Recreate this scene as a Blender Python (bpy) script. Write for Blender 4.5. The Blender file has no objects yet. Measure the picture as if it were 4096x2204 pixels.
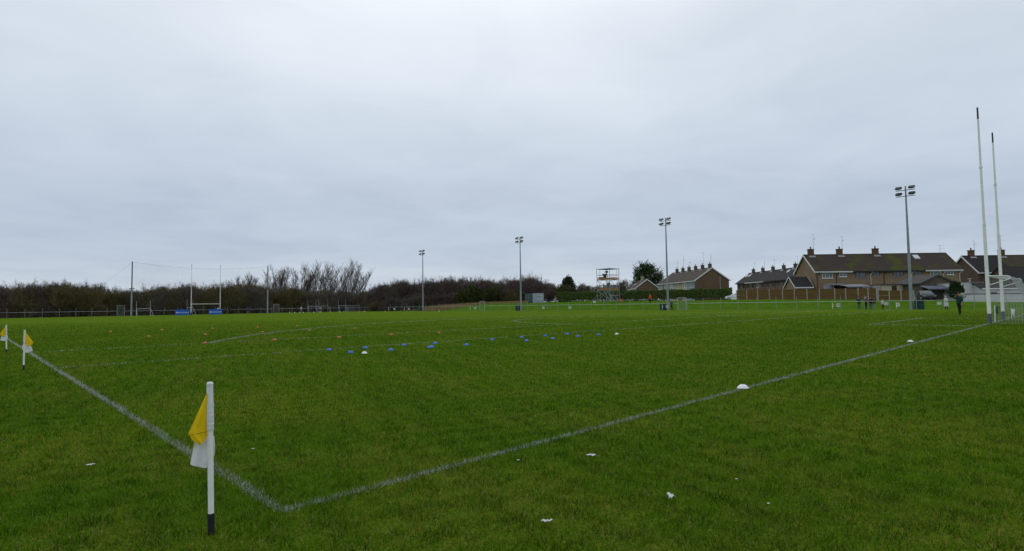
import bpy, bmesh, math, random
import numpy as np
from mathutils import Vector, Matrix
random.seed(7); RNG = np.random.default_rng(7)
SC = bpy.context.scene; COL = SC.collection
# ------------------------------------------------------------------ camera, sky, sun, exposure
F, CX, CY = 2246.2, 2048.0, 1102.0            # photograph's focal length and centre in its own pixels
CAM = Vector((-1.501, -3.689, 1.314))
yaw, pit, rol = 0.771781, 0.0523868, -0.0139259
FW = Vector((math.sin(yaw)*math.cos(pit), math.cos(yaw)*math.cos(pit), math.sin(pit)))
RT0 = Vector((math.cos(yaw), -math.sin(yaw), 0)); UP0 = RT0.cross(FW)
RT = RT0*math.cos(rol)+UP0*math.sin(rol); UP = UP0*math.cos(rol)-RT0*math.sin(rol)
FH = Vector((FW.x, FW.y, 0)).normalized(); RH = Vector((FH.y, -FH.x, 0))
cd = bpy.data.cameras.new('camera'); cam = bpy.data.objects.new('camera', cd); COL.objects.link(cam)
cd.sensor_width = 36; cd.sensor_fit = 'HORIZONTAL'; cd.lens = 36*F/4096; cd.clip_start = .05; cd.clip_end = 8000
m3 = Matrix((RT, UP, -FW)).transposed(); cam.matrix_world = Matrix.Translation(CAM) @ m3.to_4x4()
SC.camera = cam

SUN_EL, SUN_AZ = math.radians(48), yaw-0.1    # the sun stands behind the cloud ahead of the camera
SDIR = Vector((math.sin(SUN_AZ)*math.cos(SUN_EL), math.cos(SUN_AZ)*math.cos(SUN_EL), math.sin(SUN_EL)))
W = bpy.data.worlds.new('World'); SC.world = W; W.use_nodes = True
nt = W.node_tree; nt.nodes.clear()
def N(t, tp, **kw):
    n = t.nodes.new(tp)
    for k, v in kw.items(): setattr(n, k, v)
    return n
def mth(t, op, a, b=None, c=None, clamp=False):
    n = N(t, 'ShaderNodeMath', operation=op, use_clamp=clamp)
    for i, x in enumerate((a, b, c)):
        if x is None: continue
        if isinstance(x, (int, float)): n.inputs[i].default_value = x
        else: t.links.new(x, n.inputs[i])
    return n.outputs[0]
def vmth(t, op, a, b=None):
    n = N(t, 'ShaderNodeVectorMath', operation=op)
    for i, x in enumerate((a, b)):
        if x is None: continue
        if isinstance(x, (tuple, Vector)): n.inputs[i].default_value = tuple(x)
        elif isinstance(x, (int, float)): n.inputs[3].default_value = x
        else: t.links.new(x, n.inputs[i])
    return n
def mixc(t, fac, a, b):
    n = N(t, 'ShaderNodeMix', data_type='RGBA')
    for i, x in ((0, fac), (6, a), (7, b)):
        if isinstance(x, (int, float)): n.inputs[i].default_value = x
        elif isinstance(x, tuple): n.inputs[i].default_value = (*x, 1)
        else: t.links.new(x, n.inputs[i])
    return n.outputs[2]
def noise(t, vec, scale, detail=4, rough=.55, dist=0):
    n = N(t, 'ShaderNodeTexNoise'); n.inputs['Scale'].default_value = scale; n.inputs['Detail'].default_value = detail
    n.inputs['Roughness'].default_value = rough; n.inputs['Distortion'].default_value = dist
    if vec is not None: t.links.new(vec, n.inputs['Vector'])
    return n.outputs[0]
def ramp(t, fac, stops):
    n = N(t, 'ShaderNodeValToRGB'); e = n.color_ramp.elements
    while len(e) < len(stops): e.new(.5)
    for i, (p, c) in enumerate(stops): e[i].position = p; e[i].color = (*c, 1) if isinstance(c, tuple) else (c, c, c, 1)
    t.links.new(fac, n.inputs[0]); return n.outputs[0]
tc = N(nt, 'ShaderNodeTexCoord'); D = tc.outputs['Generated']
sx = N(nt, 'ShaderNodeSeparateXYZ'); nt.links.new(D, sx.inputs[0])
el = mth(nt, 'MAXIMUM', sx.outputs[2], 0.0)
den = mth(nt, 'ADD', el, .10)
cb = N(nt, 'ShaderNodeCombineXYZ')
nt.links.new(mth(nt, 'DIVIDE', sx.outputs[0], den), cb.inputs[0]); nt.links.new(mth(nt, 'DIVIDE', sx.outputs[1], den), cb.inputs[1])
big = noise(nt, cb.outputs[0], .55, 5, .5, .4)
fine = noise(nt, cb.outputs[0], 1.9, 6, .55, .6)
cl = mth(nt, 'ADD', mth(nt, 'MULTIPLY', big, .68), mth(nt, 'MULTIPLY', fine, .32))
grad = ramp(nt, el, [(0, (.63, .70, .79)), (.10, (.485, .57, .69)), (.26, (.585, .665, .775)), (.50, (.75, .82, .895)), (1, (.84, .89, .94))])
dots = vmth(nt, 'DOT_PRODUCT', D, SDIR); glow = mth(nt, 'POWER', mth(nt, 'MAXIMUM', dots.outputs['Value'], 0), 9)
cmod = ramp(nt, cl, [(.30, (.85, .865, .89)), (.5, (1.0, 1.0, 1.0)), (.70, (1.14, 1.12, 1.09))])
cc = N(nt, 'ShaderNodeMix', data_type='RGBA', blend_type='MULTIPLY'); cc.inputs[0].default_value = 1
nt.links.new(grad, cc.inputs[6]); nt.links.new(cmod, cc.inputs[7])
gl = N(nt, 'ShaderNodeMix', data_type='RGBA', blend_type='ADD'); nt.links.new(mth(nt, 'MULTIPLY', glow, .30), gl.inputs[0])
nt.links.new(cc.outputs[2], gl.inputs[6]); gl.inputs[7].default_value = (.95, .95, .88, 1)
sky = N(nt, 'ShaderNodeTexSky', sky_type='NISHITA'); sky.sun_disc = False; sky.sun_elevation = SUN_EL; sky.sun_rotation = SUN_AZ
b1 = N(nt, 'ShaderNodeBackground'); nt.links.new(sky.outputs[0], b1.inputs[0]); b1.inputs[1].default_value = .05
b2 = N(nt, 'ShaderNodeBackground'); nt.links.new(gl.outputs[2], b2.inputs[0]); b2.inputs[1].default_value = 1.0
ms = N(nt, 'ShaderNodeMixShader'); ms.inputs[0].default_value = .93       # blue sky almost wholly covered by cloud
nt.links.new(b1.outputs[0], ms.inputs[1]); nt.links.new(b2.outputs[0], ms.inputs[2])
wo = N(nt, 'ShaderNodeOutputWorld'); nt.links.new(ms.outputs[0], wo.inputs[0])
sd = bpy.data.lights.new('sun', 'SUN'); sd.energy = .7; sd.angle = math.radians(25); sd.color = (1, .97, .92)
sun = bpy.data.objects.new('sun', sd); COL.objects.link(sun); sun.rotation_euler = SDIR.to_track_quat('Z', 'Y').to_euler(); sun.location = (0, 0, 60)
vs = SC.view_settings; vs.view_transform = 'Standard'; vs.look = 'None'; vs.exposure = 0; vs.gamma = 1; vs.use_curve_mapping = False
SC.render.engine = 'CYCLES'

# ------------------------------------------------------------------ pixel -> place
def ray(px, py): return FW+RT*((px-CX)/F)+UP*((CY-py)/F)
def HOR(px): return 1219.8-(px-2048)*.01393
def G(px, py, z=0):
    d = ray(px, py); return CAM+d*((z-CAM.z)/d.z)
def onX(px, X): d = ray(px, HOR(px)+10); t = (X-CAM.x)/d.x; return Vector((X, CAM.y+d.y*t, 0))
def onY(px, Y): d = ray(px, HOR(px)+10); t = (Y-CAM.y)/d.y; return Vector((CAM.x+d.x*t, Y, 0))
def DV(px, v): d = ray(px, HOR(px)); t = v/d.dot(FH); p = CAM+d*t; return Vector((p.x, p.y, 0))
def zat(px, py, P): d = ray(px, py); return CAM.z+d.z/d.dot(FH)*(Vector((P.x, P.y, CAM.z))-CAM).dot(FH)
def sst(a, b, x):
    t = min(1, max(0, (x-a)/(b-a))); return t*t*(3-2*t)
def lerps(x, pts):
    if x <= pts[0][0]: return pts[0][1]
    for (a, va), (b, vb) in zip(pts, pts[1:]):
        if x <= b: return va+(vb-va)*(x-a)/(b-a)
    return pts[-1][1]
def H(x, y):                                   # the bank beyond the side fence
    A = lerps(y, [(-5, .7), (6, .78), (15, 1.2), (24, 1.45), (38, 1.66), (105, 1.72), (135, .9), (155, .12)])
    return A*sst(87.3, 95.5, x)+sst(100, 140, x)*sst(70, 110, y)*.8
def gz(P): return Vector((P.x, P.y, H(P.x, P.y)))
CAMAZ = -yaw                                    # rotation that turns local +x to picture-right, +y away

# ------------------------------------------------------------------ materials
MATS = {}
def mat(name, c, c2=None, rough=.8, scale=6., detail=4, metal=0, bump=0, bscale=None, spec=.3, stretch=None, trans=0):
    if name in MATS: return MATS[name]
    m = bpy.data.materials.new(name); m.use_nodes = True; t = m.node_tree; b = t.nodes['Principled BSDF']
    b.inputs['Roughness'].default_value = rough; b.inputs['Metallic'].default_value = metal
    b.inputs['Specular IOR Level'].default_value = spec
    o = N(t, 'ShaderNodeTexCoord').outputs['Object']
    if stretch:
        o = vmth(t, 'MULTIPLY', o, stretch).outputs[0]
    if c2 is None: c2 = tuple(x*.78 for x in c)
    n = noise(t, o, scale, detail, .6)
    col = mixc(t, ramp(t, n, [(.35, 0.), (.65, 1.)]), c, c2)
    t.links.new(col, b.inputs['Base Color'])
    if bump:
        bp = N(t, 'ShaderNodeBump'); bp.inputs['Strength'].default_value = bump; bp.inputs['Distance'].default_value = .02
        t.links.new(noise(t, o, bscale or scale*4, 4, .6), bp.inputs['Height']); t.links.new(bp.outputs[0], b.inputs['Normal'])
    if trans:
        tr = N(t, 'ShaderNodeBsdfTranslucent'); t.links.new(col, tr.inputs[0]); mx = N(t, 'ShaderNodeMixShader'); mx.inputs[0].default_value = trans
        t.links.new(b.outputs[0], mx.inputs[1]); t.links.new(tr.outputs[0], mx.inputs[2]); t.links.new(mx.outputs[0], t.nodes['Material Output'].inputs[0])
    MATS[name] = m; return m

def turf_nodes(t, pos):
    """patchy turf colour from world position"""
    a = noise(t, pos, .22, 3, .55); b = noise(t, pos, 1.1, 4, .6); c = noise(t, pos, 9, 4, .65)
    m1 = ramp(t, a, [(.36, 0.), (.64, 1.)])
    col = mixc(t, m1, (.100, .198, .013), (.132, .210, .017))
    m2 = ramp(t, b, [(.46, 0.), (.72, .9)])
    col = mixc(t, m2, col, (.184, .210, .030))
    m3_ = ramp(t, c, [(.30, 0.), (.56, 1.)])
    col = mixc(t, m3_, (.046, .100, .005), col)
    sp_ = ramp(t, noise(t, pos, 48, 3, .7), [(.36, .85), (.56, 0.)]); col = mixc(t, sp_, col, (.020, .032, .004))  # fine dark speckle: shade in the gaps between blades, put into the colour
    return col
def ground_mat():
    m = bpy.data.materials.new('turf'); m.use_nodes = True; t = m.node_tree; b = t.nodes['Principled BSDF']
    b.inputs['Roughness'].default_value = 1; b.inputs['Specular IOR Level'].default_value = 0.0
    g = N(t, 'ShaderNodeNewGeometry'); pos = g.outputs['Position']
    col = turf_nodes(t, pos)
    sp = N(t, 'ShaderNodeSeparateXYZ'); t.links.new(pos, sp.inputs[0])
    # darker, lusher uncut grass on the bank beyond the fence, leaf litter under the wood
    bank = N(t, 'ShaderNodeMapRange'); t.links.new(sp.outputs[0], bank.inputs[0]); bank.inputs[1].default_value = 86.2; bank.inputs[2].default_value = 87.6
    nb = noise(t, pos, .8, 5, .65)
    lush = mixc(t, ramp(t, nb, [(.35, 0.), (.7, 1.)]), (.046, .108, .006), (.078, .142, .012))
    col = mixc(t, bank.outputs[0], col, lush)
    wood = N(t, 'ShaderNodeMapRange'); t.links.new(sp.outputs[1], wood.inputs[0]); wood.inputs[1].default_value = 156; wood.inputs[2].default_value = 159
    col = mixc(t, wood.outputs[0], col, (.035, .030, .016))
    t.links.new(col, b.inputs['Base Color'])
    bp = N(t, 'ShaderNodeBump'); bp.inputs['Strength'].default_value = .9; bp.inputs['Distance'].default_value = .03
    t.links.new(noise(t, pos, 34, 5, .7), bp.inputs['Height']); t.links.new(bp.outputs[0], b.inputs['Normal'])
    return m
M = lambda n: MATS[n]
WHITE = mat('white_paint', (.86, .86, .84), (.76, .76, .73), .5, 8)
OFFW = mat('weathered_white', (.62, .62, .60), (.48, .49, .48), .6, 5)
BLACK = mat('black_rubber', (.012, .012, .014), (.02, .02, .022), .6, 8)
GALV = mat('galvanised_steel', (.30, .33, .35), (.22, .245, .265), .5, 3, metal=.25)
GALVL = mat('pale_galvanised_steel', (.42, .45, .47), (.33, .36, .38), .5, 3, metal=.2)
DSTEEL = mat('dark_steel', (.06, .065, .07), (.04, .042, .045), .5, 5, metal=.3)
GREYPAD = mat('grey_post_pad', (.13, .14, .16), (.09, .10, .115), .7, 8)
YELLOW = mat('yellow_cloth', (.90, .68, .010), (.82, .60, .008), .8, 9, trans=.25)
WCLOTH = mat('white_cloth', (.86, .87, .88), (.78, .79, .81), .85, 9, bump=.3, trans=.2)
BROWNT = mat('timber_fence_brown', (.185, .110, .034), (.115, .068, .022), .85, 3, stretch=(1, 1, 6), bump=.3)
CONC = mat('concrete', (.40, .39, .36), (.28, .275, .25), .9, 4, bump=.2)
ORANGE = mat('orange_plastic', (.58, .12, .05), (.48, .09, .04), .5, 6)
BLUEP = mat('blue_plastic', (.045, .17, .60), (.035, .13, .50), .45, 6)
WHITEP = mat('white_plastic', (.80, .81, .82), (.70, .71, .72), .4, 6)
YELP = mat('yellow_plastic', (.75, .55, .05), (.6, .42, .03), .5, 6)
PAINTG = mat('line_paint_on_grass', (.40, .44, .40), (.24, .30, .22), .9, 25)
GLASS = mat('window_glass', (.05, .065, .075), (.11, .13, .145), .08, .8, 2, spec=.6)

# ------------------------------------------------------------------ mesh helpers
class MB:
    def __init__(s): s.v = []; s.f = []; s.m = []; s.cur = 0
    def add(s, vs, fs):
        o = len(s.v); s.v += [tuple(x) for x in vs]; s.f += [tuple(o+i for i in f) for f in fs]; s.m += [s.cur]*len(fs); return s
    def box(s, x0, x1, y0, y1, z0, z1):
        return s.add([(x0, y0, z0), (x1, y0, z0), (x1, y1, z0), (x0, y1, z0), (x0, y0, z1), (x1, y0, z1), (x1, y1, z1), (x0, y1, z1)],
                     [(0, 3, 2, 1), (4, 5, 6, 7), (0, 1, 5, 4), (1, 2, 6, 5), (2, 3, 7, 6), (3, 0, 4, 7)])
    def beam(s, a, b, w, h, up=(0, 0, 1)):
        a, b = Vector(a), Vector(b); d = (b-a).normalized(); sd_ = d.cross(Vector(up))
        if sd_.length < 1e-4: sd_ = d.cross(Vector((1, 0, 0)))
        sd_.normalize(); u_ = sd_.cross(d).normalized()
        vs_ = [p+sd_*(w/2*i)+u_*(h/2*j) for p in (a, b) for i, j in ((-1, -1), (1, -1), (1, 1), (-1, 1))]
        return s.add(vs_, [(0, 1, 2, 3), (7, 6, 5, 4), (0, 4, 5, 1), (1, 5, 6, 2), (2, 6, 7, 3), (3, 7, 4, 0)])
    def tube(s, a, b, r0, r1=None, n=8, cap=True):
        r1 = r0 if r1 is None else r1
        a, b = Vector(a), Vector(b); d = (b-a).normalized(); x = d.orthogonal().normalized(); y = d.cross(x)
        vs_ = [p+(x*math.cos(2*math.pi*i/n)+y*math.sin(2*math.pi*i/n))*r for p, r in ((a, r0), (b, r1)) for i in range(n)]
        fs = [(i, (i+1) % n, n+(i+1) % n, n+i) for i in range(n)]
        if cap: fs += [tuple(range(n-1, -1, -1)), tuple(range(n, 2*n))]
        return s.add(vs_, fs)
    def path(s, pts, r, n=6):
        for a, b in zip(pts, pts[1:]): s.tube(a, b, r, r, n)
        return s
    def lathe(s, prof, n=16, c=(0, 0, 0)):
        vs_ = [(c[0]+r*math.cos(2*math.pi*i/n), c[1]+r*math.sin(2*math.pi*i/n), c[2]+z) for r, z in prof for i in range(n)]
        k = len(prof); fs = [(j*n+i, j*n+(i+1) % n, (j+1)*n+(i+1) % n, (j+1)*n+i) for j in range(k-1) for i in range(n)]
        fs += [tuple(range(n-1, -1, -1)), tuple(range((k-1)*n, k*n))]
        return s.add(vs_, fs)
    def prism(s, prof, ax, a, b):
        """profile of (p,q) pairs extruded along axis ax from a to b; p,q are the other two axes in order"""
        n = len(prof)
        def mk(p, q, t): return (t, p, q) if ax == 'x' else (p, t, q) if ax == 'y' else (p, q, t)
        vs_ = [mk(p, q, a) for p, q in prof]+[mk(p, q, b) for p, q in prof]
        return s.add(vs_, [(i, (i+1) % n, n+(i+1) % n, n+i) for i in range(n)]+[tuple(range(n-1, -1, -1)), tuple(range(n, 2*n))])
    def mesh(s, name, mats, smooth=False):
        me = bpy.data.meshes.new(name); me.from_pydata(s.v, [], s.f)
        for m in (mats if isinstance(mats, (list, tuple)) else [mats]): me.materials.append(m)
        if any(s.m): me.polygons.foreach_set('material_index', s.m)
        bm = bmesh.new(); bm.from_mesh(me); bmesh.ops.recalc_face_normals(bm, faces=bm.faces); bm.to_mesh(me); bm.free()
        if smooth: me.polygons.foreach_set('use_smooth', [True]*len(me.polygons)); me.update(); me.set_sharp_from_angle(angle=math.radians(38))
        me.update(); return me
    def build(s, name, mats, parent=None, smooth=False, loc=None): return link(name, s.mesh(name, mats, smooth), parent, loc)
def link(name, me, parent=None, loc=None):
    o = bpy.data.objects.new(name, me); COL.objects.link(o)
    if parent: o.parent = parent
    if loc is not None: o.location = loc
    return o
def tag(o, label=None, cat=None, group=None, kind=None):
    if label: o['label'] = label
    if cat: o['category'] = cat
    if group: o['group'] = group
    if kind: o['kind'] = kind
    return o
def thing(name, label, cat, loc=(0, 0, 0), rz=0, group=None):
    o = bpy.data.objects.new(name, None); COL.objects.link(o); o.empty_display_size = .2
    o.location = loc; o.rotation_euler = (0, 0, rz); return tag(o, label, cat, group)
def copy_tree(o, parent=None):
    c = o.copy(); COL.objects.link(c); c.parent = parent
    for ch in list(o.children): copy_tree(ch, c)
    return c
def np_mesh(name, V, faces_n, mats, cols=None, smooth=False):
    """V (n*k,3) with consecutive k-gons"""
    me = bpy.data.meshes.new(name); nv = len(V); nf = nv//faces_n
    me.vertices.add(nv); me.vertices.foreach_set('co', np.ascontiguousarray(V, np.float32).ravel())
    me.loops.add(nv); me.loops.foreach_set('vertex_index', np.arange(nv, dtype=np.int32))
    me.polygons.add(nf); me.polygons.foreach_set('loop_start', np.arange(0, nv, faces_n, dtype=np.int32))
    if cols is not None:
        at = me.color_attributes.new('tint', 'FLOAT_COLOR', 'POINT')
        c4 = np.ones((nv, 4), np.float32); c4[:, :3] = np.repeat(cols, faces_n, axis=0); at.data.foreach_set('color', c4.ravel())
    me.materials.append(mats); me.update(calc_edges=True); return me
def text_mesh(body, size, m, name='lettering'):
    cu = bpy.data.curves.new('t', 'FONT'); cu.body = body; cu.size = size; cu.align_x = 'CENTER'; cu.align_y = 'CENTER'; cu.extrude = .004
    o = bpy.data.objects.new('t', cu); COL.objects.link(o); dg = bpy.context.evaluated_depsgraph_get()
    me = bpy.data.meshes.new_from_object(o.evaluated_get(dg)); bpy.data.objects.remove(o); bpy.data.curves.remove(cu)
    me.name = name; me.materials.clear(); me.materials.append(m); return me

# ------------------------------------------------------------------ ground
PW, PL = 79.7, 148.0; MID = PW/2; FX = 86.0; FY = 156.0
xs = sorted(set([-3500, -900, -300, -120, -60, -30, -12]+list(range(-6, 87, 6))+[86.5+.75*i for i in range(14)]+[98, 101, 105, 110, 116, 122, 130, 140, 170, 240, 400, 900, 3500]))
ys = sorted(set([-3500, -900, -300, -120, -60, -30, -12]+list(range(-6, 170, 5))+[175, 190, 230, 400, 900, 3500]))
gv = [(x, y, H(x, y)) for y in ys for x in xs]; nx = len(xs)
gf = [(j*nx+i, j*nx+i+1, (j+1)*nx+i+1, (j+1)*nx+i) for j in range(len(ys)-1) for i in range(nx-1)]
gm = bpy.data.meshes.new('ground'); gm.from_pydata(gv, [], gf); gm.materials.append(ground_mat()); gm.polygons.foreach_set('use_smooth', [True]*len(gf))
tag(link('ground', gm), 'mown green grass of the sports pitch and the bank beyond', 'grass', kind='structure')

def vn(x, y, s, seed=0):                         # cheap smooth pseudo-noise
    r = np.random.default_rng(seed); o = np.zeros_like(x)
    for k in range(7):
        a = r.uniform(0, 6.28); fq = s*r.uniform(.5, 1.9); o += np.sin((x*np.cos(a)+y*np.sin(a))*fq*6.28+r.uniform(0, 6.28))
    return o/7*1.6
def blade_mat():
    m = bpy.data.materials.new('grass_blade'); m.use_nodes = True; t = m.node_tree; b = t.nodes['Principled BSDF']
    b.inputs['Roughness'].default_value = .8; b.inputs['Specular IOR Level'].default_value = 0.02
    a = N(t, 'ShaderNodeAttribute', attribute_name='tint'); g = N(t, 'ShaderNodeNewGeometry')
    col = mixc(t, ramp(t, noise(t, g.outputs['Position'], .7, 3), [(.3, .12), (.7, 0.)]), a.outputs[0], (.10, .10, .02))
    t.links.new(col, b.inputs['Base Color'])
    tr = N(t, 'ShaderNodeBsdfTranslucent'); t.links.new(col, tr.inputs[0]); mx = N(t, 'ShaderNodeMixShader'); mx.inputs[0].default_value = .35
    t.links.new(b.outputs[0], mx.inputs[1]); t.links.new(tr.outputs[0], mx.inputs[2]); t.links.new(mx.outputs[0], t.nodes['Material Output'].inputs[0])
    return m
BLADE = blade_mat()
def blades(P, hmin, hmax, wid, lean, rng):
    n = len(P); a = rng.uniform(0, 2*np.pi, n); b = rng.uniform(0, 2*np.pi, n); h = rng.uniform(hmin, hmax, n); ln = rng.uniform(.15, lean, n)
    w_ = wid*rng.uniform(.6, 1.25, n); dx = np.stack([np.cos(b), np.sin(b), np.zeros(n)], 1)*w_[:, None]/2
    tip = np.stack([np.cos(a)*h*ln, np.sin(a)*h*ln, h*np.sqrt(np.maximum(.15, 1-(ln/1.4)**2))], 1)
    V = np.empty((n, 3, 3)); V[:, 0] = P-dx; V[:, 1] = P+dx; V[:, 2] = P+tip
    return V.reshape(-1, 3)
def sector(d0, d1, dens, rng):
    # ground points whose depth from the camera lies in [d0,d1], a little wider than the view
    n = int(dens*((d1*d1-d0*d0)*1.06+(d1-d0)*4)); v = np.sqrt(rng.uniform(d0*d0, d1*d1, n)); u = rng.uniform(-1, 1, n)*(1.03*v+2)
    X = CAM.x+FH.x*v+RH.x*u; Y = CAM.y+FH.y*v+RH.y*u
    return X, Y, v
# one continuous fall-off: fewer, wider blades with distance, so that no tier shows an edge
VB = np.arange(1.9, 66, .02); DENS = 11500*np.minimum(1, (4.0/VB))**1.75*np.clip((66-VB)/40, 0, 1)
cdf = np.cumsum(DENS*2*(1.03*VB+2)*.02); NB = int(cdf[-1]); print('blades', NB)
v = np.interp(RNG.uniform(0, cdf[-1], NB), cdf, VB); u = RNG.uniform(-1, 1, NB)*(1.03*v+2)
X = CAM.x+FH.x*v+RH.x*u; Y = CAM.y+FH.y*v+RH.y*u
wear = vn(X, Y, .55, 3)+.5*vn(X, Y, 1.8, 5); pat = vn(X, Y, .14, 9); tuft = vn(X, Y, 3.1, 21)
k2 = RNG.uniform(-.95, 1.2, NB) > wear*.45-.65; X, Y, v, wear, pat, tuft = X[k2], Y[k2], v[k2], wear[k2], pat[k2], tuft[k2]; n = len(X)
V = blades(np.stack([X, Y, np.zeros(n)], 1), .016, .052*(1+.35*np.clip(tuft, -1, 1)), .0042*np.maximum(1, v/4)**.88, 1.3, RNG)
g1 = np.array([.062, .196, .003]); g2 = np.array([.146, .312, .010]); st = np.array([.37, .335, .055]); dk = np.array([.022, .080, .002])
cc_ = g1+(g2-g1)*RNG.uniform(0, 1, n)[:, None]
s_ = (RNG.uniform(0, 1, n) < np.clip(.11+.24*wear+.06*pat, .02, .65))[:, None]; cc_ = np.where(s_, st*RNG.uniform(.5, 1.1, n)[:, None], cc_)
d_ = (RNG.uniform(0, 1, n) < .27+.33*tuft)[:, None]; cc_ = np.where(d_, dk, cc_)
l_ = (RNG.uniform(0, 1, n) < .05)[:, None]; cc_ = np.where(l_, np.array([.27, .34, .12]), cc_)  # scattered paler blades: highlights put into the tint
cc_ *= .79*(1+.13*pat)[:, None]; cc_[:, 0] *= 1.13+.10*np.clip(pat+.6*vn(X, Y, .05, 41), -1, 1)
VV = [V]; CCc = [cc_]
tag(link('grass', np_mesh('grass', np.concatenate(VV), 3, BLADE, np.concatenate(CCc))), 'short patchy green grass blades of the pitch', 'grass', kind='stuff')

# painted lines: whitened blades and flecks along each line
def painted(name, label, pts, width, cover, worn=.4, seed=0):
    rng = np.random.default_rng(seed); V = []
    pts = [Vector(p) for p in pts]
    for a, b in zip(pts, pts[1:]):
        L = (b-a).length; d = (b-a)/L; nn = Vector((-d.y, d.x, 0)); s = 0
        while s < L:
            c = a+d*s; dist = max(3, (c-CAM).length); stp = min(L-s+1e-6, 1+dist*.05)
            size = min(.08, .0012+dist*.0009); cnt = int(cover*stp*width*1.5/(size*max(.035, size*1.2))*.55)
            cnt = min(cnt, int(4200*stp))
            t_ = rng.uniform(0, stp, cnt); o_ = np.clip(rng.normal(0, width*.34, cnt), -width*.75, width*.75)
            X = c.x+d.x*t_+nn.x*o_; Y = c.y+d.y*t_+nn.y*o_
            k = vn(X, Y, .45, 31+seed)*.6+vn(X, Y, 2.3, 7)*.5+rng.uniform(-.8, .8, cnt) > worn-1.05
            X, Y = X[k], Y[k]; n = len(X)
            z = np.array([H(x, y) for x, y in zip(X, Y)]) if n and X.max() > 87 else np.zeros(n)
            V.append(blades(np.stack([X, Y, z+.004], 1), .020, .044 if dist < 9 else .058, size, 1.3, rng)); s += stp
    V = np.concatenate(V); n = len(V)//3; c = np.array([.54, .58, .55])*rng.uniform(.35, 1.0, n)[:, None]
    return tag(link(name, np_mesh(name, V, 3, BLADE, c)), label, 'pitch line', kind='structure')
painted('side_line', 'white painted side line running from the corner', [(0, 0, 0), (0, 60, 0)], .070, 1.3, -.1, 1)
painted('end_line', 'white painted end line running from the corner to the goal', [(0, 0, 0), (PW, 0, 0)], .070, 1.3, -.1, 2)
painted('thirteen_metre_line', 'faint worn line parallel to the end line', [(0, 13, 0), (PW, 13, 0)], .11, .50, .50, 3)
painted('twenty_metre_line', 'faint worn line farther from the end line', [(0, 20, 0), (PW, 20, 0)], .11, .45, .55, 4)
a0 = math.asin(20/40)
painted('scoring_arc', 'large white arc starting from the far worn line', [(MID-40*math.cos(a0+i*(math.pi-2*a0)/40), 40*math.sin(a0+i*(math.pi-2*a0)/40), 0) for i in range(41)], .13, .9, .25, 5)
painted('penalty_arc', 'white semicircle on the far worn line', [(MID-13*math.cos(i*math.pi/24), 20+13*math.sin(i*math.pi/24), 0) for i in range(25)], .13, .75, .3, 6)
painted('goal_rectangle', 'white small rectangle in front of the goal', [(MID-7, 0, 0), (MID-7, 4.5, 0), (MID+7, 4.5, 0), (MID+7, 0, 0)], .12, .8, .3, 7)
painted('far_side_line', 'white side line below the bank', [(PW, 0, 0), (PW, PL, 0)], .1, .25, .8, 8)

# ------------------------------------------------------------------ trees
def tri_twigs(A, B, w0, rng):
    d = B-A; n = np.cross(d, rng.normal(size=d.shape)); n /= np.linalg.norm(n, axis=1)[:, None]+1e-9
    V = np.empty((len(A), 3, 3)); V[:, 0] = A-n*w0[:, None]/2; V[:, 1] = A+n*w0[:, None]/2; V[:, 2] = B; return V.reshape(-1, 3)
def bark(name, c, c2): return mat(name, c, c2, .95, .35, 3, spec=.1)
SCRUB_M = [bark('twigs_purple_brown', (.150, .112, .100), (.10, .077, .069)), bark('twigs_olive', (.145, .120, .052), (.095, .080, .036)), bark('twigs_grey_brown', (.150, .126, .098), (.098, .084, .068))]
TRUNKM = bark('bare_trunk', (.050, .045, .034), (.032, .030, .022))
def scrub_mesh(seed, Hh=7.5, R=3.6, n=5200, spiky=.5):
    rng = np.random.default_rng(seed); A = []
    lob = [(rng.uniform(-.55, .55)*R, rng.uniform(-.55, .55)*R, Hh*rng.uniform(.30, .72), R*rng.uniform(.36, .66), Hh*rng.uniform(.18, .30)) for _ in range(8)]
    P = []
    for (x, y, z, r, hz) in lob:
        q = rng.normal(size=(n//8, 3)); q /= np.linalg.norm(q, axis=1)[:, None]; q *= rng.uniform(.25, 1, (n//8, 1))**.45
        P.append(np.stack([x+q[:, 0]*r, y+q[:, 1]*r, z+q[:, 2]*hz], 1))
    low = np.stack([rng.uniform(-R, R, n//4)*.95, rng.uniform(-R, R, n//4)*.8, rng.uniform(.1, Hh*.42, n//4)], 1); P.append(low)
    P = np.concatenate(P); P = P[P[:, 2] > .1]
    dr = P*np.array([.35, .35, .0])/R+np.stack([np.zeros(len(P)), np.zeros(len(P)), np.full(len(P), .75)], 1)+rng.normal(size=P.shape)*.45
    dr /= np.linalg.norm(dr, axis=1)[:, None]; L = rng.uniform(.35, 1.15, len(P))
    V = [tri_twigs(P, P+dr*L[:, None], rng.uniform(.05, .095, len(P)), rng)]
    # whippy leaders that break the outline
    k = int(26*spiky)+5
    for _ in range(k):
        a = rng.uniform(0, 6.28); rr = R*rng.uniform(0, .8); b0 = np.array([math.cos(a)*rr, math.sin(a)*rr, Hh*rng.uniform(.5, .72)]); top = b0+np.array([rng.normal()*.5, rng.normal()*.5, Hh*rng.uniform(.18, .40)])
        m_ = 70; tt = rng.uniform(.0, 1, m_); Q = b0+(top-b0)*tt[:, None]; dd = rng.normal(size=(m_, 3))*.9+np.array([0, 0, .55]); dd /= np.linalg.norm(dd, axis=1)[:, None]
        V.append(tri_twigs(np.array([b0]), np.array([top]), np.array([.06]), rng)); V.append(tri_twigs(Q, Q+dd*rng.uniform(.3, 1.0, (m_, 1)), np.full(m_, .032), rng))
    return np.concatenate(V)
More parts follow.
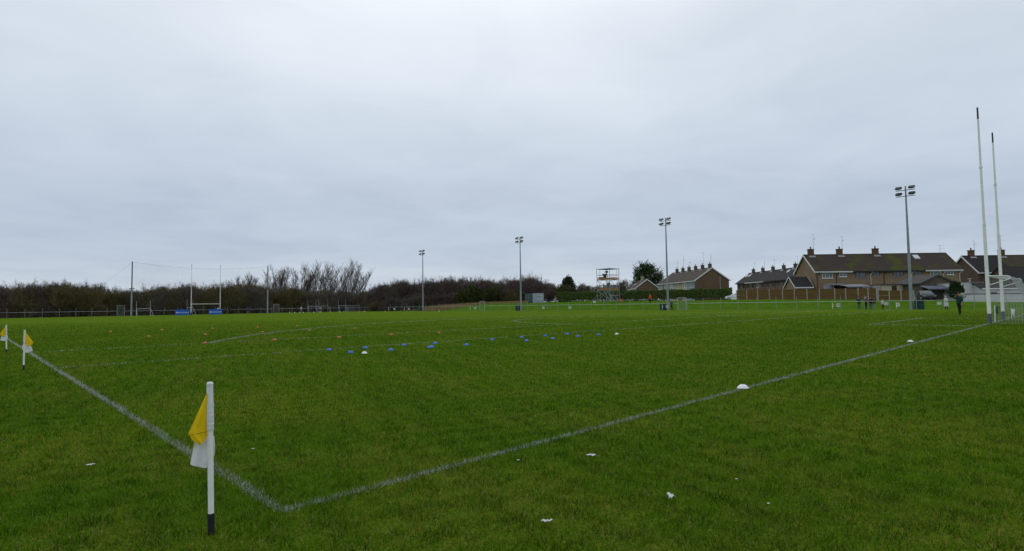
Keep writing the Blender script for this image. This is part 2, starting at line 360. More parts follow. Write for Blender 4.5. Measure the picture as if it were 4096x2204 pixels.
def stems_mesh(seed, Hh, R, k=6):
    rng = random.Random(seed); mb = MB()
    for _ in range(k):
        p = Vector((rng.uniform(-.5, .5), rng.uniform(-.5, .5), -.1)); q = Vector((rng.uniform(-.55, .55)*R, rng.uniform(-.55, .55)*R, Hh*rng.uniform(.5, .7))); mid = p.lerp(q, .5)+Vector((rng.uniform(-.3, .3), rng.uniform(-.3, .3), .2))
        mb.tube(p, mid, .12, .08, 5); mb.tube(mid, q, .08, .03, 5)
    return mb
SCRUB = []
for i in range(6):
    V = scrub_mesh(100+i, spiky=(.3, .9, .6, 1.0, .4, .8)[i]); st_ = stems_mesh(200+i, 7.5, 3.6)
    SCRUB.append([(np_mesh('crown', V, 3, SCRUB_M[k]), st_.mesh('trunk', TRUNKM)) for k in range(3)])
def scrub(P, scale, k, v, label, group, sq=1.0):
    label = label.replace('bare ', ('bare purplish ', 'bare olive ', 'bare greyish ')[k], 1).replace('purplish purplish', 'purplish').replace('olive purplish', 'olive').replace('greyish purplish', 'greyish')
    o = thing('bare_tree', label, 'tree', (P.x, P.y, H(P.x, P.y)-.02), random.uniform(0, 6.28), group); o.scale = (scale*sq, scale*sq, scale)
    link('crown', SCRUB[v][k][0], o); link('trunk', SCRUB[v][k][1], o); return o
LAB_L = 'bare brown scrub tree in the thicket behind the end fence'; GR_L = 'bare thicket behind the end fence'
LAB_R = 'bare purplish brown tree in the wood on the slope beyond the side fence'; GR_R = 'bare wood on the slope beyond the side fence'
rr = random.Random(5)
def ztop(px): return lerps(px, [(-200, 1140), (0, 1142), (110, 1130), (250, 1132), (330, 1145), (440, 1150), (520, 1150), (620, 1148), (760, 1142), (860, 1132), (960, 1128), (1010, 1145), (1080, 1150), (1230, 1150), (1330, 1160), (1440, 1166), (1500, 1152), (1560, 1138), (1650, 1122), (1750, 1122), (1860, 1118), (1950, 1118), (2050, 1112), (2110, 1095), (2150, 1108), (2180, 1125), (2250, 1132), (2320, 1130), (2420, 1135), (2600, 1135)])
px = -260
while px < 1480:
    for row, Y in enumerate((162, 169)):
        P = onY(px+rr.uniform(-14, 14)+row*26, Y+rr.uniform(-1.5, 1.5)); zt = zat(px, ztop(px)+rr.uniform(-10, 18), P)
        scrub(P, max(5, zt)/7.25, (0 if px < 140 else 1 if rr.random() < .6 else 2) if rr.random() < .8 else rr.randrange(3), rr.randrange(6), LAB_L, GR_L, 1.0)
    px += 46 if px > 400 else 58
px = 1485
while px < 2180:
    for row, v in enumerate((lerps(px, [(1485, 172), (2180, 162)]), lerps(px, [(1485, 181), (2180, 171)]))):
        P = DV(px+rr.uniform(-8, 8)+row*18, v+rr.uniform(-1.5, 1.5)); zt = zat(px, ztop(px)-6+rr.uniform(-10, 18), P)-H(P.x, P.y)
        scrub(P, max(4, zt)/7.45, 0 if rr.random() < .5 else rr.randrange(3), rr.randrange(6), LAB_R, GR_R)
    px += 38
# low bramble scrub in front of the wood
for px in range(1500, 2060, 36):
    P = DV(px+rr.uniform(-10, 10), lerps(px, [(1500, 166), (2060, 160)])+rr.uniform(-1, 1))
    scrub(P, rr.uniform(.42, .62), rr.choice((0, 1, 2)), rr.randrange(6), 'low bare bramble bush at the foot of the wood on the slope', 'low bramble bushes at the foot of the wood', 1.5)
for px, v, tp, k, sq in ((2200, 163, 1150, 0, 1.0), (2235, 168, 1140, 0, 1.0), (2262, 160, 1160, 1, 1.3), (2300, 168, 1150, 0, 1.0), (2330, 175, 1126, 2, .8), (2360, 172, 1132, 2, .9), (2395, 172, 1130, 2, .9), (2425, 170, 1126, 2, .9), (2462, 168, 1128, 2, .9), (2496, 165, 1110, 2, .8), (2150, 164, 1165, 0, 1.0)):
    P = DV(px, v); scrub(P, (zat(px, tp, P)-H(P.x, P.y))/8.2, k, rr.randrange(6), 'bare shrub standing behind the long hedge and the containers', 'bare shrubs behind the hedge', sq)

def wind_tree(seed, Hh, R, lean, stems=5):
    rng = np.random.default_rng(seed); mb = MB(); V = []
    for s in range(stems):
        a = rng.uniform(0, 6.28); p = np.array([rng.normal()*.25, rng.normal()*.25, 0.]); tilt = rng.uniform(.08, .50)*R/3
        d = np.array([math.cos(a)*tilt+lean*.22, math.sin(a)*tilt, 1.]); top = Hh*rng.uniform(.78, 1.0); K = 9; pts = [p]
        for i in range(K):
            d = d+np.array([lean*.035, 0, 0])+rng.normal(size=3)*.05; d /= np.linalg.norm(d); pts.append(pts[-1]+d*top/K)
        r0 = rng.uniform(.09, .14)
        for i in range(K): mb.tube(pts[i], pts[i+1], r0*(1-i/K)+.02, r0*(1-(i+1)/K)+.02, 5, False)
        for i in range(2, K+1):
            for _ in range(6):
                b0 = pts[i-1]+(pts[i]-pts[i-1])*rng.uniform(); a2 = rng.uniform(0, 6.28); L = (Hh*.24)*(1.2-i/K*.7)*rng.uniform(.6, 1.2)
                bd = np.array([math.cos(a2)*.55+lean*.15, math.sin(a2)*.55, .85]); bd /= np.linalg.norm(bd); b1 = b0+bd*L*.55; bd2 = bd+np.array([lean*.10, 0, .3])+rng.normal(size=3)*.12; bd2 /= np.linalg.norm(bd2); b2 = b1+bd2*L*.5
                V.append(tri_twigs(np.array([b0, b1]), np.array([b1+(b1-b0)*.15, b2]), np.array([.06, .038]), rng))
                m_ = 26; tt = rng.uniform(.15, 1, m_)[:, None]; Q = np.where(tt < .5, b0+(b1-b0)*tt*2, b1+(b2-b1)*(tt*2-1)); dd = bd2*.9+rng.normal(size=(m_, 3))*.42+np.array([lean*.15, 0, .25]); dd /= np.linalg.norm(dd, axis=1)[:, None]
                V.append(tri_twigs(Q, Q+dd*rng.uniform(.45, 1.25, (m_, 1)), np.full(m_, .021), rng))
    return mb, np.concatenate(V)
WTW = bark('wind_tree_twigs', (.105, .086, .062), (.07, .058, .046))
for i, (px, tp, R, ln, stn) in enumerate(((1050, 1095, 3.5, .15, 4), (1082, 1085, 3.2, .2, 4), (1118, 1072, 3.8, .12, 5), (1152, 1084, 3.4, .3, 4), (1178, 1092, 3.0, .35, 4), (1208, 1082, 3.2, .15, 4), (1242, 1045, 3.6, .2, 5), (1268, 1062, 3.4, .3, 4), (1292, 1090, 3., .35, 3), (1326, 1062, 3.6, .25, 5), (1356, 1048, 3.8, .4, 5), (1382, 1050, 3.8, .45, 5), (1412, 1078, 3.4, .5, 4), (1432, 1092, 3.2, .5, 3), (1000, 1112, 3, .2, 4), (975, 1120, 2.8, .1, 4))):
    P = onY(px, 174+rr.uniform(-2, 2)); zt = zat(px, tp, P); tm, V = wind_tree(500+i, zt*1.07, R, ln, stn+1)
    o = thing('tall_bare_tree', 'tall bare wind-blown tree rising above the thicket beside the ball-stop net', 'tree', (P.x, P.y, 0), CAMAZ, 'tall bare trees above the thicket')
    tm.build('trunk', TRUNKM, o); link('crown', np_mesh('crown', V, 3, WTW), o)
# evergreens
def leafy(name, Vn, m, rng): pass
def leaf_quads(P, Nn, size, rng, aspect=1.6):
    n = len(P); t = np.cross(Nn, rng.normal(size=(n, 3))); t /= np.linalg.norm(t, axis=1)[:, None]+1e-9; b = np.cross(Nn, t); b /= np.linalg.norm(b, axis=1)[:, None]+1e-9
    s = (size*rng.uniform(.6, 1.3, n))[:, None]; V = np.empty((n, 4, 3)); V[:, 0] = P-t*s*aspect/2; V[:, 1] = P-b*s/2; V[:, 2] = P+t*s*aspect/2; V[:, 3] = P+b*s/2
    return V.reshape(-1, 3)
CYP = mat('cypress_foliage', (.022, .046, .013), (.042, .068, .020), .9, .7, 4, spec=.15)
GORSE = mat('gorse_foliage', (.026, .046, .012), (.070, .080, .022), .9, .8, 4, spec=.15)
IVY = mat('ivy_foliage', (.012, .028, .010), (.024, .042, .014), .8, .8, 4, spec=.2)
HEDGE = mat('hedge_foliage', (.044, .082, .012), (.092, .132, .028), .85, 1.1, 4, spec=.2)
def evergreen(name, label, P, Hh, R, m, seed, n=5200, size=.34, spiky=True, z0=.4, sy=1.0, group=None):
    rng = np.random.default_rng(seed); k = 46; V = []
    for i in range(k):
        t = (i+.5)/k; a = i*2.39996; z = z0+(Hh-z0)*(.08+.84*t); prof = math.sin(math.pi*min(1, (t*.82+.16)))**.7; r = R*prof*rng.uniform(.45, .95)
        c = np.array([math.cos(a)*r, math.sin(a)*r*sy, z]); cr = R*rng.uniform(.26, .42)
        q = rng.normal(size=(n//k, 3)); q /= np.linalg.norm(q, axis=1)[:, None]; rad = rng.uniform(.3, 1, (n//k, 1))**.5
        Q = c+q*rad*cr*np.array([1, 1, .9]); nn = q+rng.normal(size=q.shape)*.6
        V.append(leaf_quads(Q, nn, size, rng, 1.5))
        if spiky:
            for _ in range(5):
                dd = np.array([math.cos(a), math.sin(a), 1.3])+rng.normal(size=3)*.4; dd /= np.linalg.norm(dd); mm = 14; tt = rng.uniform(0, 1, mm)[:, None]; L = cr*rng.uniform(1.2, 1.75)
                V.append(leaf_quads(c+dd*L*tt+rng.normal(size=(mm, 3))*.12*(1.1-tt), rng.normal(size=(mm, 3)), size*.8, rng, 2.0))
    o = thing(name, label, 'shrub' if Hh < 5 else 'tree', (P.x, P.y, H(P.x, P.y)-.03), rng.uniform(0, 6), group)
    link('crown', np_mesh('crown', np.concatenate(V), 4, m), o)
    mb = MB(); mb.tube((0, 0, -.1), (0, 0, Hh*.55), R*.07+.05, R*.03+.02, 7); mb.build('trunk', TRUNKM, o); return o
P = DV(2590, 190); evergreen('cypress_tree', 'big dark green cypress tree behind the low brick gable house', P, zat(2590, 1056, P)-H(P.x, P.y), 5.4, CYP, 1, 15000, .27, True, 1.0)
P = DV(2274, 166); evergreen('ivy_clad_tree', 'rounded dark ivy-clad tree rising above the hedge beside the scaffold tower', P, zat(2274, 1104, P)-H(P.x, P.y), 2.5, IVY, 2, 3600, .30, False, .5)
for i, (px, tp, R, lb) in enumerate(((1850, 1170, 2.2, 'dark green gorse bush with a spreading low crown in front of the wood'), (1895, 1150, 2.5, 'tallest dark gorse bush in front of the bare wood'), (1938, 1164, 2.4, 'yellowish green gorse bush on the slope'), (1972, 1154, 2.3, 'gorse bush at the end of the evergreen clump nearest the containers'))):
    P = DV(px, 158); evergreen('gorse_bush', lb, P, zat(px, tp, P)-H(P.x, P.y), R, GORSE, 20+i, 3000, .26, True, .3, group='gorse bushes on the slope')
P = DV(2258, 156); evergreen('olive_bush', 'olive brown bush bulging above the left end of the hedge', P, zat(2258, 1146, P)-H(P.x, P.y), 2.6, mat('olive_bush_foliage', (.070, .066, .020), (.048, .044, .016), .9, .8), 31, 3200, .22, True, .3)
# rough straw grass at the top of the slope
rngs = np.random.default_rng(77); n = 26000; pxs = rngs.uniform(1690, 2110, n); vs_ = rngs.uniform(0, 1, n)
X = []; 
for a, b in zip(pxs, vs_):
    p = DV(a, lerps(a, [(1690, 150), (2110, 142)])+b*14); X.append((p.x, p.y, H(p.x, p.y)))
Vg = blades(np.array(X), .25, .75, .06, .7, rngs); sc_ = np.array([.42, .31, .15])*rngs.uniform(.35, 1.0, n)[:, None]
tag(link('rough_grass', np_mesh('rough_grass', Vg, 3, BLADE, sc_)), 'straw coloured rough grass along the top of the slope', 'grass', kind='stuff')
n = 9000; X = []
for a, b in zip(rngs.uniform(1380, 1760, n), rngs.uniform(0, 1, n)):
    p = onY(a, 157.5+b*4) if a < 1560 else onX(a, 88+b*6); X.append((p.x, p.y, H(p.x, p.y)))
Vg = blades(np.array(X), .15, .55, .06, .8, rngs); sc_ = np.array([.26, .20, .10])*rngs.uniform(.35, 1.0, n)[:, None]
tag(link('rough_grass', np_mesh('rough_grass', Vg, 3, BLADE, sc_)), 'dry rough grass behind the far corner of the fence', 'grass', kind='stuff')

# ------------------------------------------------------------------ hedge
def hedge(name, label, A, B, h, th, seed, per=360):
    rng = np.random.default_rng(seed); L = (B-A).length; ang = math.atan2(B.y-A.y, B.x-A.x)
    o = thing(name, label, 'hedge', (A.x, A.y, H(A.x, A.y)), ang); n = int(L*per)
    z1 = H(B.x, B.y)-H(A.x, A.y)
    x = rng.uniform(-.1, L+.1, n); s = rng.uniform(0, 1, n); top = h+.10*np.sin(x*.9)+.06*np.sin(x*2.7+1); bot = .34+.16*np.sin(x*1.7)+.12*np.sin(x*4.1)
    f_ = s < .42; t_ = (s >= .42) & (s < .68); y = np.where(f_, -th/2, np.where(t_, rng.uniform(-.5, .5, n)*th, th/2))+rng.normal(size=n)*.07
    z = np.where(t_, top, bot+(top-bot)*rng.uniform(0, 1, n)**.8)+rng.normal(size=n)*.06
    e = rng.uniform(0, 1, n) < .03; x = np.where(e, np.where(rng.uniform(0, 1, n) < .5, 0, L), x); y = np.where(e, rng.uniform(-.5, .5, n)*th, y)
    z += z1*x/L
    nn = np.stack([rng.normal(size=n)*.6, np.where(f_, -1, np.where(t_, 0, 1))+rng.normal(size=n)*.5, np.where(t_, 1, .25)+rng.normal(size=n)*.5], 1)
    link('foliage', np_mesh('foliage', leaf_quads(np.stack([x, y, z], 1), nn, .17, rng, 1.5), 4, HEDGE), o)
    mb = MB(); K = int(L/1.0)
    for i in range(K):                          # solid twiggy core, one lump per bush
        xa = i*L/K; dz = z1*xa/L; b_ = .48+rng.uniform(0, .2); mb.box(xa+.01, xa+L/K-.01, -th/2+.12, th/2-.12, b_+dz, h-.12+dz)
    mb.build('twig_core', TRUNKM, o)
    for i in range(K):
        xa = (i+.5)*L/K+rng.uniform(-.2, .2); dz = z1*xa/L; mb = MB(); mb.tube((xa, 0, dz-.15), (xa+rng.uniform(-.1, .1), 0, dz+.8), .06, .045, 6); mb.build('stem', TRUNKM, o)
HA, HB = DV(2232, 146), DV(2926, 121)
hedge('trimmed_hedge', 'long trimmed dark green hedge behind the scaffold tower', HA, HB, 2.52, 1.5, 3)
# ------------------------------------------------------------------ perimeter fence, gates, floodlights, signs
def fence(name, label, A, B, step, mtl, skip=()):
    L = (B-A).length; d = (B-A)/L; o = thing(name, label, 'fence', (A.x, A.y, 0)); K = int(L/step)
    pm = MB().tube((0, 0, -.1), (0, 0, 2.0), .032, .032, 7).mesh('post', mtl)
    for i in range(K+1):
        s = i*step
        if any(a < s < b for a, b in skip): continue
        link('post', pm, o, d*s)
    segs = []; s0 = 0
    for a, b in sorted(skip): segs.append((s0, a)); s0 = b
    segs.append((s0, L))
    for a, b in segs: MB().tube(d*a+Vector((0, 0, 1.16)), d*b+Vector((0, 0, 1.16)), .03, .03, 7).build('rail', GALVL if mtl is not DSTEEL else GALV, o)
    mb = MB()
    for a, b in segs:
        for z in (.12, .62): mb.tube(d*a+Vector((0, 0, z)), d*b+Vector((0, 0, z)), .006, .006, 3, False)
    mb.build('wire', GALV, o)
def gate(name, label, A, B, h, mtl):
    d = B-A; L = d.length; ang = math.atan2(d.y, d.x); o = thing(name, label, 'gate', (A.x, A.y, H(A.x, A.y)), ang)
    for x in (0, L): MB().tube((x, 0, -.1), (x, 0, h), .045, .045, 8).build('post', mtl, o)
    MB().tube((0, 0, h), (L, 0, h), .045, .045, 8).build('top_bar', mtl, o)
    mb = MB(); mb.beam((.07, 0, .12), (L-.07, 0, .12), .03, .04); mb.beam((.07, 0, h-.3), (L-.07, 0, h-.3), .03, .04)
    for x in (.09, L-.09): mb.beam((x, 0, .1), (x, 0, h-.28), .03, .04)
    mb.build('leaf_frame', mtl, o)
    mb = MB(); k = int((L+h)/.14)
    for i in range(-int(h/.14), int(L/.14)):
        for sg in (0, 1):
            x0, x1 = i*.14, i*.14+(h-.42); z0, z1 = .12, h-.3
            a0_, a1_ = max(.09, x0), min(L-.09, x1)
            if a1_ <= a0_: continue
            za, zb = z0+(a0_-x0), z0+(a1_-x0)
            if sg: za, zb, a0_, a1_ = za, zb, L-a0_, L-a1_
            mb.tube((a0_, .004*sg, za), (a1_, .004*sg, zb), .005, .005, 3, False)
    mb.build('mesh_panel', GALV, o)
yS = lambda px: onX(px, FX).y
fence('side_fence', 'long galvanised post and rail fence below the grass bank and houses', Vector((FX, -20, 0)), Vector((FX, FY, 0)), 2.9, GALV,
      sorted([(yS(2745)+20, yS(2711)+20), (yS(1938)+20, yS(1919)+20)]))
xE = lambda px: onY(px, FY).x
fence('end_fence', 'post and rail fence running in front of the dark thicket', Vector((-30, FY, 0)), Vector((FX, FY, 0)), 2.9, GALV,
      sorted([(xE(468)+30, xE(498)+30), (xE(1093)+30, xE(1116)+30)]))
gate('tall_gate', 'tall mesh gate in the side fence beside the floodlight and dark-clothed person', onX(2711, FX), onX(2745, FX), 2.1, GALVL)
gate('tall_gate', 'tall mesh gate in the side fence below the straw grass slope', onX(1919, FX), onX(1938, FX), 2.25, GALVL)
gate('tall_gate', 'tall gate in the end fence beside the left ball-stop pole', onY(468, FY), onY(498, FY), 2.4, GALV)
gate('tall_gate', 'tall gate in the end fence beside the right ball-stop pole', onY(1093, FY), onY(1116, FY), 2.4, GALV)

GREENC = mat('dark_green_cabinet', (.006, .050, .042), (.005, .036, .030), .5, 4)
LAMPM = mat('lamp_glass', (.30, .32, .33), (.22, .24, .25), .2, 2, spec=.6)
def floodlight(P, h):
    o = thing('floodlight_mast', '', 'floodlight', (P.x, P.y, 0))
    mb = MB(); mb.box(-.2, .2, -.2, .2, -.05, .05); mb.build('base_plate', GALV, o)
    mb = MB(); mb.tube((0, 0, 0), (0, 0, h*.5), .215, .15, 12); mb.tube((0, 0, h*.5), (0, 0, h), .15, .08, 12); mb.build('pole', GALV, o, True)
    for k, z in enumerate((h-.55, h-1.35)):
        MB().beam((-.1, -1.05, z), (-.1, 1.05, z), .07, .07).build('cross_arm', DSTEEL, o)
        for y in (-.72, .72):
            lm = MB(); c = Vector((-.28, y, z+.30)); t = Matrix.Rotation(math.radians(-28), 3, 'Y')
            prof = [(-.34, -.05), (.22, -.13), (.30, .02), (.14, .17), (-.30, .10)]
            vs_ = []
            for yy, s in ((-.36, .85), (-.24, 1.0), (.24, 1.0), (.36, .85)): vs_ += [c+t @ Vector((a*s, yy, b*s)) for a, b in prof]
            fs = [(j*5+i, j*5+(i+1) % 5, (j+1)*5+(i+1) % 5, (j+1)*5+i) for j in range(3) for i in range(5)]+[(4, 3, 2, 1, 0), (15, 16, 17, 18, 19)]
            lamp = lm.add(vs_, fs).build('lamp', DSTEEL, o)
            gl_ = MB(); q = [c+t @ Vector((a, b, cc)) for a, b, cc in ((-.33, -.28, -.062), (.21, -.28, -.142), (.21, .28, -.142), (-.33, .28, -.062))]
            q2 = [x+t @ Vector((-.003, 0, -.03)) for x in q]; gl_.add(q+q2, [(0, 1, 2, 3), (7, 6, 5, 4), (0, 4, 5, 1), (1, 5, 6, 2), (2, 6, 7, 3), (3, 7, 4, 0)]).build('lamp_glass', LAMPM, lamp)
            MB().beam((-.1, y, z), c, .05, .05).build('bracket', DSTEEL, lamp)
    return o
def cabinet(P, w_, d_, h, label):
    o = thing('green_cabinet', label, 'cabinet', (P.x, P.y, 0), 0, 'green cabinets at the floodlight masts')
    mb = MB(); mb.box(-d_/2, d_/2, -w_/2, w_/2, 0.0, h); mb.build('body', GREENC, o)
    MB().box(-d_/2-.03, d_/2+.03, -w_/2-.03, w_/2+.03, h+.002, h+.06).build('lid', GREENC, o)
    for s in (-1, 1): MB().box(-d_/2-.015, -d_/2-.002, min(s*.02, s*(w_/2-.04)), max(s*.02, s*(w_/2-.04)), .06, h-.06).build('door', GREENC, o)
labs = ['floodlight mast with four lamps in front of the roofs of the brown terrace', 'floodlight mast with four lamps standing in front of the coloured terrace and hedge', 'floodlight mast with four lamps beside the two shipping containers', 'floodlight mast with four lamps beside the start of the straw grass slope']
clab = ['dark green cabinet at the floodlight foot near the person in a white coat', 'dark green cabinet at the floodlight foot near the dark-clothed person', 'dark green cabinet at the floodlight foot below the containers', 'dark green cabinet at the floodlight foot in front of the bare wood']
for i, (px, tp, cdx) in enumerate(((3645, 744, -.85), (2672, 871, .9), (2084, 947, .95), (1692, 1000, 1.5))):
    P = onX(px, FX+.8); h = zat(px, tp, P); o = floodlight(P, min(17.2, h)); o['label'] = labs[i]; o['group'] = 'floodlight masts along the side fence'
    cabinet(Vector((P.x-.02, P.y+cdx, 0)), 1.0, .6, 1.15, clab[i])
def sign(px, text, label, off=-.06):
    P = onX(px, FX+off); z = 1.0 if px > 2600 else .75
    o = thing('distance_sign', label, 'sign', (P.x, P.y, .38), CAMAZ*.9, 'white distance signs on the side fence')
    MB().box(-.23, .23, 0, .025, .04, .50).build('plate', WHITEP, o)
    if text:
        t = link('number', text_mesh(text, .37, BLACK), o); t.location = (0, -.008, .28); t.rotation_euler = (math.pi/2, 0, 0)
    MB().box(-.02, .02, .026, .055, -.38, .5).build('stake', GALV, o)
sign(3592, '13', 'white sign reading 13 on the fence next to the broad floodlight'); sign(3353, '20', 'white sign reading 20 on the fence below the timber fence')
sign(2669, '45', 'white sign reading 45 on the fence at the second floodlight'); sign(2280, '65', 'white sign reading 65 on the fence towards the scaffold tower')
sign(2173, '65', 'white sign reading 65 on the fence below the containers'); sign(1901, '45', 'white sign reading 45 below the straw grass slope')
sign(1636, '20', 'white sign reading 20 near the farthest floodlight'); sign(1577, '13', 'white sign reading 13 near the far corner of the fence')
for px, lb in ((3757, 'blank white board on the fence near the person in a white coat'), (3545, 'blank white board on the fence beside the child')):
    P = onX(px, FX-.06); o = thing('fence_board', lb, 'sign', (P.x, P.y, .60), CAMAZ*.9); MB().box(-.3, .3, 0, .03, 0, .36).build('plate', OFFW, o); MB().box(-.02, .02, .031, .06, -.6, .3).build('stake', GALV, o)

# ------------------------------------------------------------------ flags
def flag(P, h, label, rz, mirror=1, lean=(0, 0), group='yellow and white side line flags', full=1.0):
    o = thing('side_line_flag', label, 'flag', P, rz, group); o.rotation_euler = (lean[1], lean[0], rz); s = h/.88
    r = .0165*s
    MB().lathe([(r*1.12, -.06), (r*1.12, .118*s), (r*1.02, .121*s)], 14).build('pole_foot', BLACK, o, False)
    MB().lathe([(r*.96, .1215*s), (r*.96, h-.004), (r*.55, h)], 14).build('pole', WHITE, o, False)
    # cloth sleeve round the top of the pole, wrinkled where it is tied
    prof = [(r*1.06, .600*s), (r*1.16, .604*s), (r*1.13, .62*s)]
    for i in range(14):
        z = .632+i*.0085; prof.append((r*(1.12+.13*(i % 2)+.04*math.sin(i*2.1)), z*s))
    prof += [(r*1.09, .77*s), (r*1.07, .83*s), (r*1.06, .868*s), (r*1.14, .874*s), (r*.8, .884*s)]
    sl = MB().lathe(prof, 14).build('sleeve', WCLOTH, o, True)
    def cloth(name, rows, m, parent, th=.0025):
        # rows of points (x,y,z): a hanging sheet with thickness
        R_, C_ = len(rows), len(rows[0]); vs_ = []
        for sgn in (-1, 1): vs_ += [(mirror*p[0]*s*full, p[1]*s+sgn*th/2, p[2]*s) for rw in rows for p in rw]
        k = R_*C_; fs = []
        for j in range(R_-1):
            for i in range(C_-1):
                q = (j*C_+i, j*C_+i+1, (j+1)*C_+i+1, (j+1)*C_+i); fs.append(q); fs.append(tuple(k+x for x in q[::-1]))
        edge = [i for i in range(C_)]+[j*C_+C_-1 for j in range(1, R_)]+[(R_-1)*C_+i for i in range(C_-2, -1, -1)]+[j*C_ for j in range(R_-2, 0, -1)]
        for a, b in zip(edge, edge[1:]+edge[:1]): fs.append((a, b, k+b, k+a))
        return MB().add(vs_, fs).build(name, m, parent, True)
    # yellow half: hangs from the sleeve, folded forward
    rows = []
    for j in range(9):
        t = j/8
        if t < .8: q = t/.8; xl, xr, z0, z1 = -.018-.099*q, -.012, .817-.227*q, .822-.20*q
        else: q = (t-.8)/.2; xl, xr, z0, z1 = -.117+.063*q, -.012-.006*q, .59-.066*q, .622-.055*q
        rows.append([(xl+(xr-xl)*i/8, -.014-.012*math.sin(i/8*math.pi*1.3+t*.8)*(.3+t)-.006*math.sin(i*1.9+t*4)*t, z0+(z1-z0)*i/8+.004*math.sin(i*.9)*t) for i in range(9)])
    cloth('yellow_cloth', rows, YELLOW, o)
    MB().tube((mirror*-.117*s*full, -.026*s, .592*s), (mirror*-.012*s, -.031*s, .602*s), .0022*s, .0022*s, 5).build('seam', mat('yellow_seam', (.45, .32, .01), None, .8), o)
    rows = []
    for j in range(9):
        t = j/8; xl = -.082-.022*t; xr = .020+.004*math.sin(t*3); zb = .545-.125*t
        rows.append([(xl+(xr-xl)*i/9, .004+.020*math.sin(i/9*math.pi)+.007*math.sin(i*1.5+t*3.), zb-(.038*t*math.sin(min(1, i/6)*math.pi/2))+(.10*(1-t) if 0 else 0)+max(0, i-6)*.024*t+.02*(1-t)*min(1, i/3)) for i in range(10)])
    cloth('white_cloth', rows, WCLOTH, o)
    return o
NEARF = G(845, 2137); flag(NEARF, .88, 'yellow and white corner flag hanging limp from a white pole at the corner', CAMAZ+.49, 1, (-.021, 0), None)
P = G(94, 1482); flag(P, .90, 'yellow and white flag on the side line at the first worn line', CAMAZ+.72, -1, (0, 0), full=1.4)
P = G(26, 1413); flag(P, .90, 'yellow and white flag on the side line at the second worn line', CAMAZ+.76, 1, (-.03, 0), full=1.4)
for px, lb in ((3584, 'small yellow and white flag across the pitch near the sign reading 13'), (3329, 'small yellow and white flag across the pitch near the sign reading 20'), (2649, 'small yellow and white flag across the pitch near the second floodlight'), (1881, 'small pale flag across the pitch below the straw grass slope'), (1617, 'small pale flag across the pitch near the farthest floodlight'), (1554, 'small pale flag across the pitch near the far corner of the fence')):
    P = onX(px, PW+.6); flag(P, 1.05, lb, CAMAZ+random.uniform(-.4, .4), random.choice((1, -1)), (0, 0), 'small flags on the opposite side line')

# ------------------------------------------------------------------ cones and balls
def cone_mesh(m, R=.098, h=.066):
    mb = MB(); n = 20; pr = [(R, 0), (R, .006), (R*.93, .012), (R*.80, h*.45), (R*.60, h*.80), (R*.36, h), (R*.28, h), (R*.27, h-.012), (R*.25, h-.03)]
    return mb.lathe(pr, n).mesh('disc_cone', m, True)
CM = {'orange': cone_mesh(ORANGE), 'blue': cone_mesh(BLUEP), 'white': cone_mesh(WHITEP)}
def cone(px, py, c, label, group):
    P = G(px, py); o = link('disc_cone', CM[c], None, (P.x, P.y, .012)); o.scale = (.88, .88, .84); o.rotation_euler = (random.uniform(-.05, .05), random.uniform(-.05, .05), random.uniform(0, 6)); tag(o, label, 'cone', group)
for px, py in ((442, 1328), (594, 1347), (647, 1321), (821, 1374), (821, 1339), (850, 1315), (1030, 1310), (1049, 1330), (1097, 1361), (1188, 1305), (1238, 1323), (1356, 1351), (1418, 1315), (1564, 1341), (1757, 1333)):
    cone(px, py, 'orange', 'small orange disc cone standing on the open grass', 'orange disc cones')
for px, py in ((1618, 1254), (1755, 1250), (1863, 1249)):
    cone(px, py, 'orange', 'tiny orange disc cone far across the pitch near the side fence', 'far orange disc cones')
for px, py in ((1316, 1402.5), (1402.5, 1413), (1461, 1394), (1563, 1403), (1616, 1383), (1740, 1376), (1718, 1392), (1727, 1390.5), (1866, 1382), (1969, 1361), (2087, 1352), (2106, 1365), (2181, 1345), (2212, 1357), (2269, 1338), (2312, 1347), (2395, 1341)):
    cone(px, py, 'blue', 'blue disc cone in the double row on the grass', 'blue disc cones')
cone(1458, 1415.5, 'white', 'white disc cone among the blue cones at the near end of the row', 'white disc cones')
cone(2467, 1338, 'white', 'white disc cone at the far end of the double row of blue cones', 'white disc cones')
cone(3642, 1369, 'white', 'white disc cone beside the end line towards the goal', 'white disc cones')
cone(2972, 1556, 'white', 'large-looking white disc cone on the end line in the open grass', 'white disc cones')
bs = MB(); prof = [(.125*math.sin(math.pi*(i+.02)/12.04), .125-.125*math.cos(math.pi*(i+.02)/12.04)) for i in range(13)]; bs.lathe(prof, 16)
BMW = bs.mesh('football', WHITEP, True); BMY = bs.mesh('football', YELP, True)
for px, py, c in ((1158, 1248.5, 0), (1179, 1251.5, 0), (1255, 1251, 0), (1280, 1250, 0), (1360, 1249.5, 0), (1375.6, 1248, 0), (1457.6, 1248, 0), (1756, 1247, 0), (1323, 1251, 1), (1437, 1250, 1), (1540, 1248.5, 1), (1199, 1252, 0), (1213, 1252, 0)):
    P = G(px, max(py, HOR(px)+19)); o = link('football', BMY if c else BMW, None, (P.x, P.y, 0)); tag(o, 'yellow ball lying far across the pitch' if c else 'white ball lying far across the pitch', 'ball', 'yellow balls on the far grass' if c else 'white balls on the far grass')

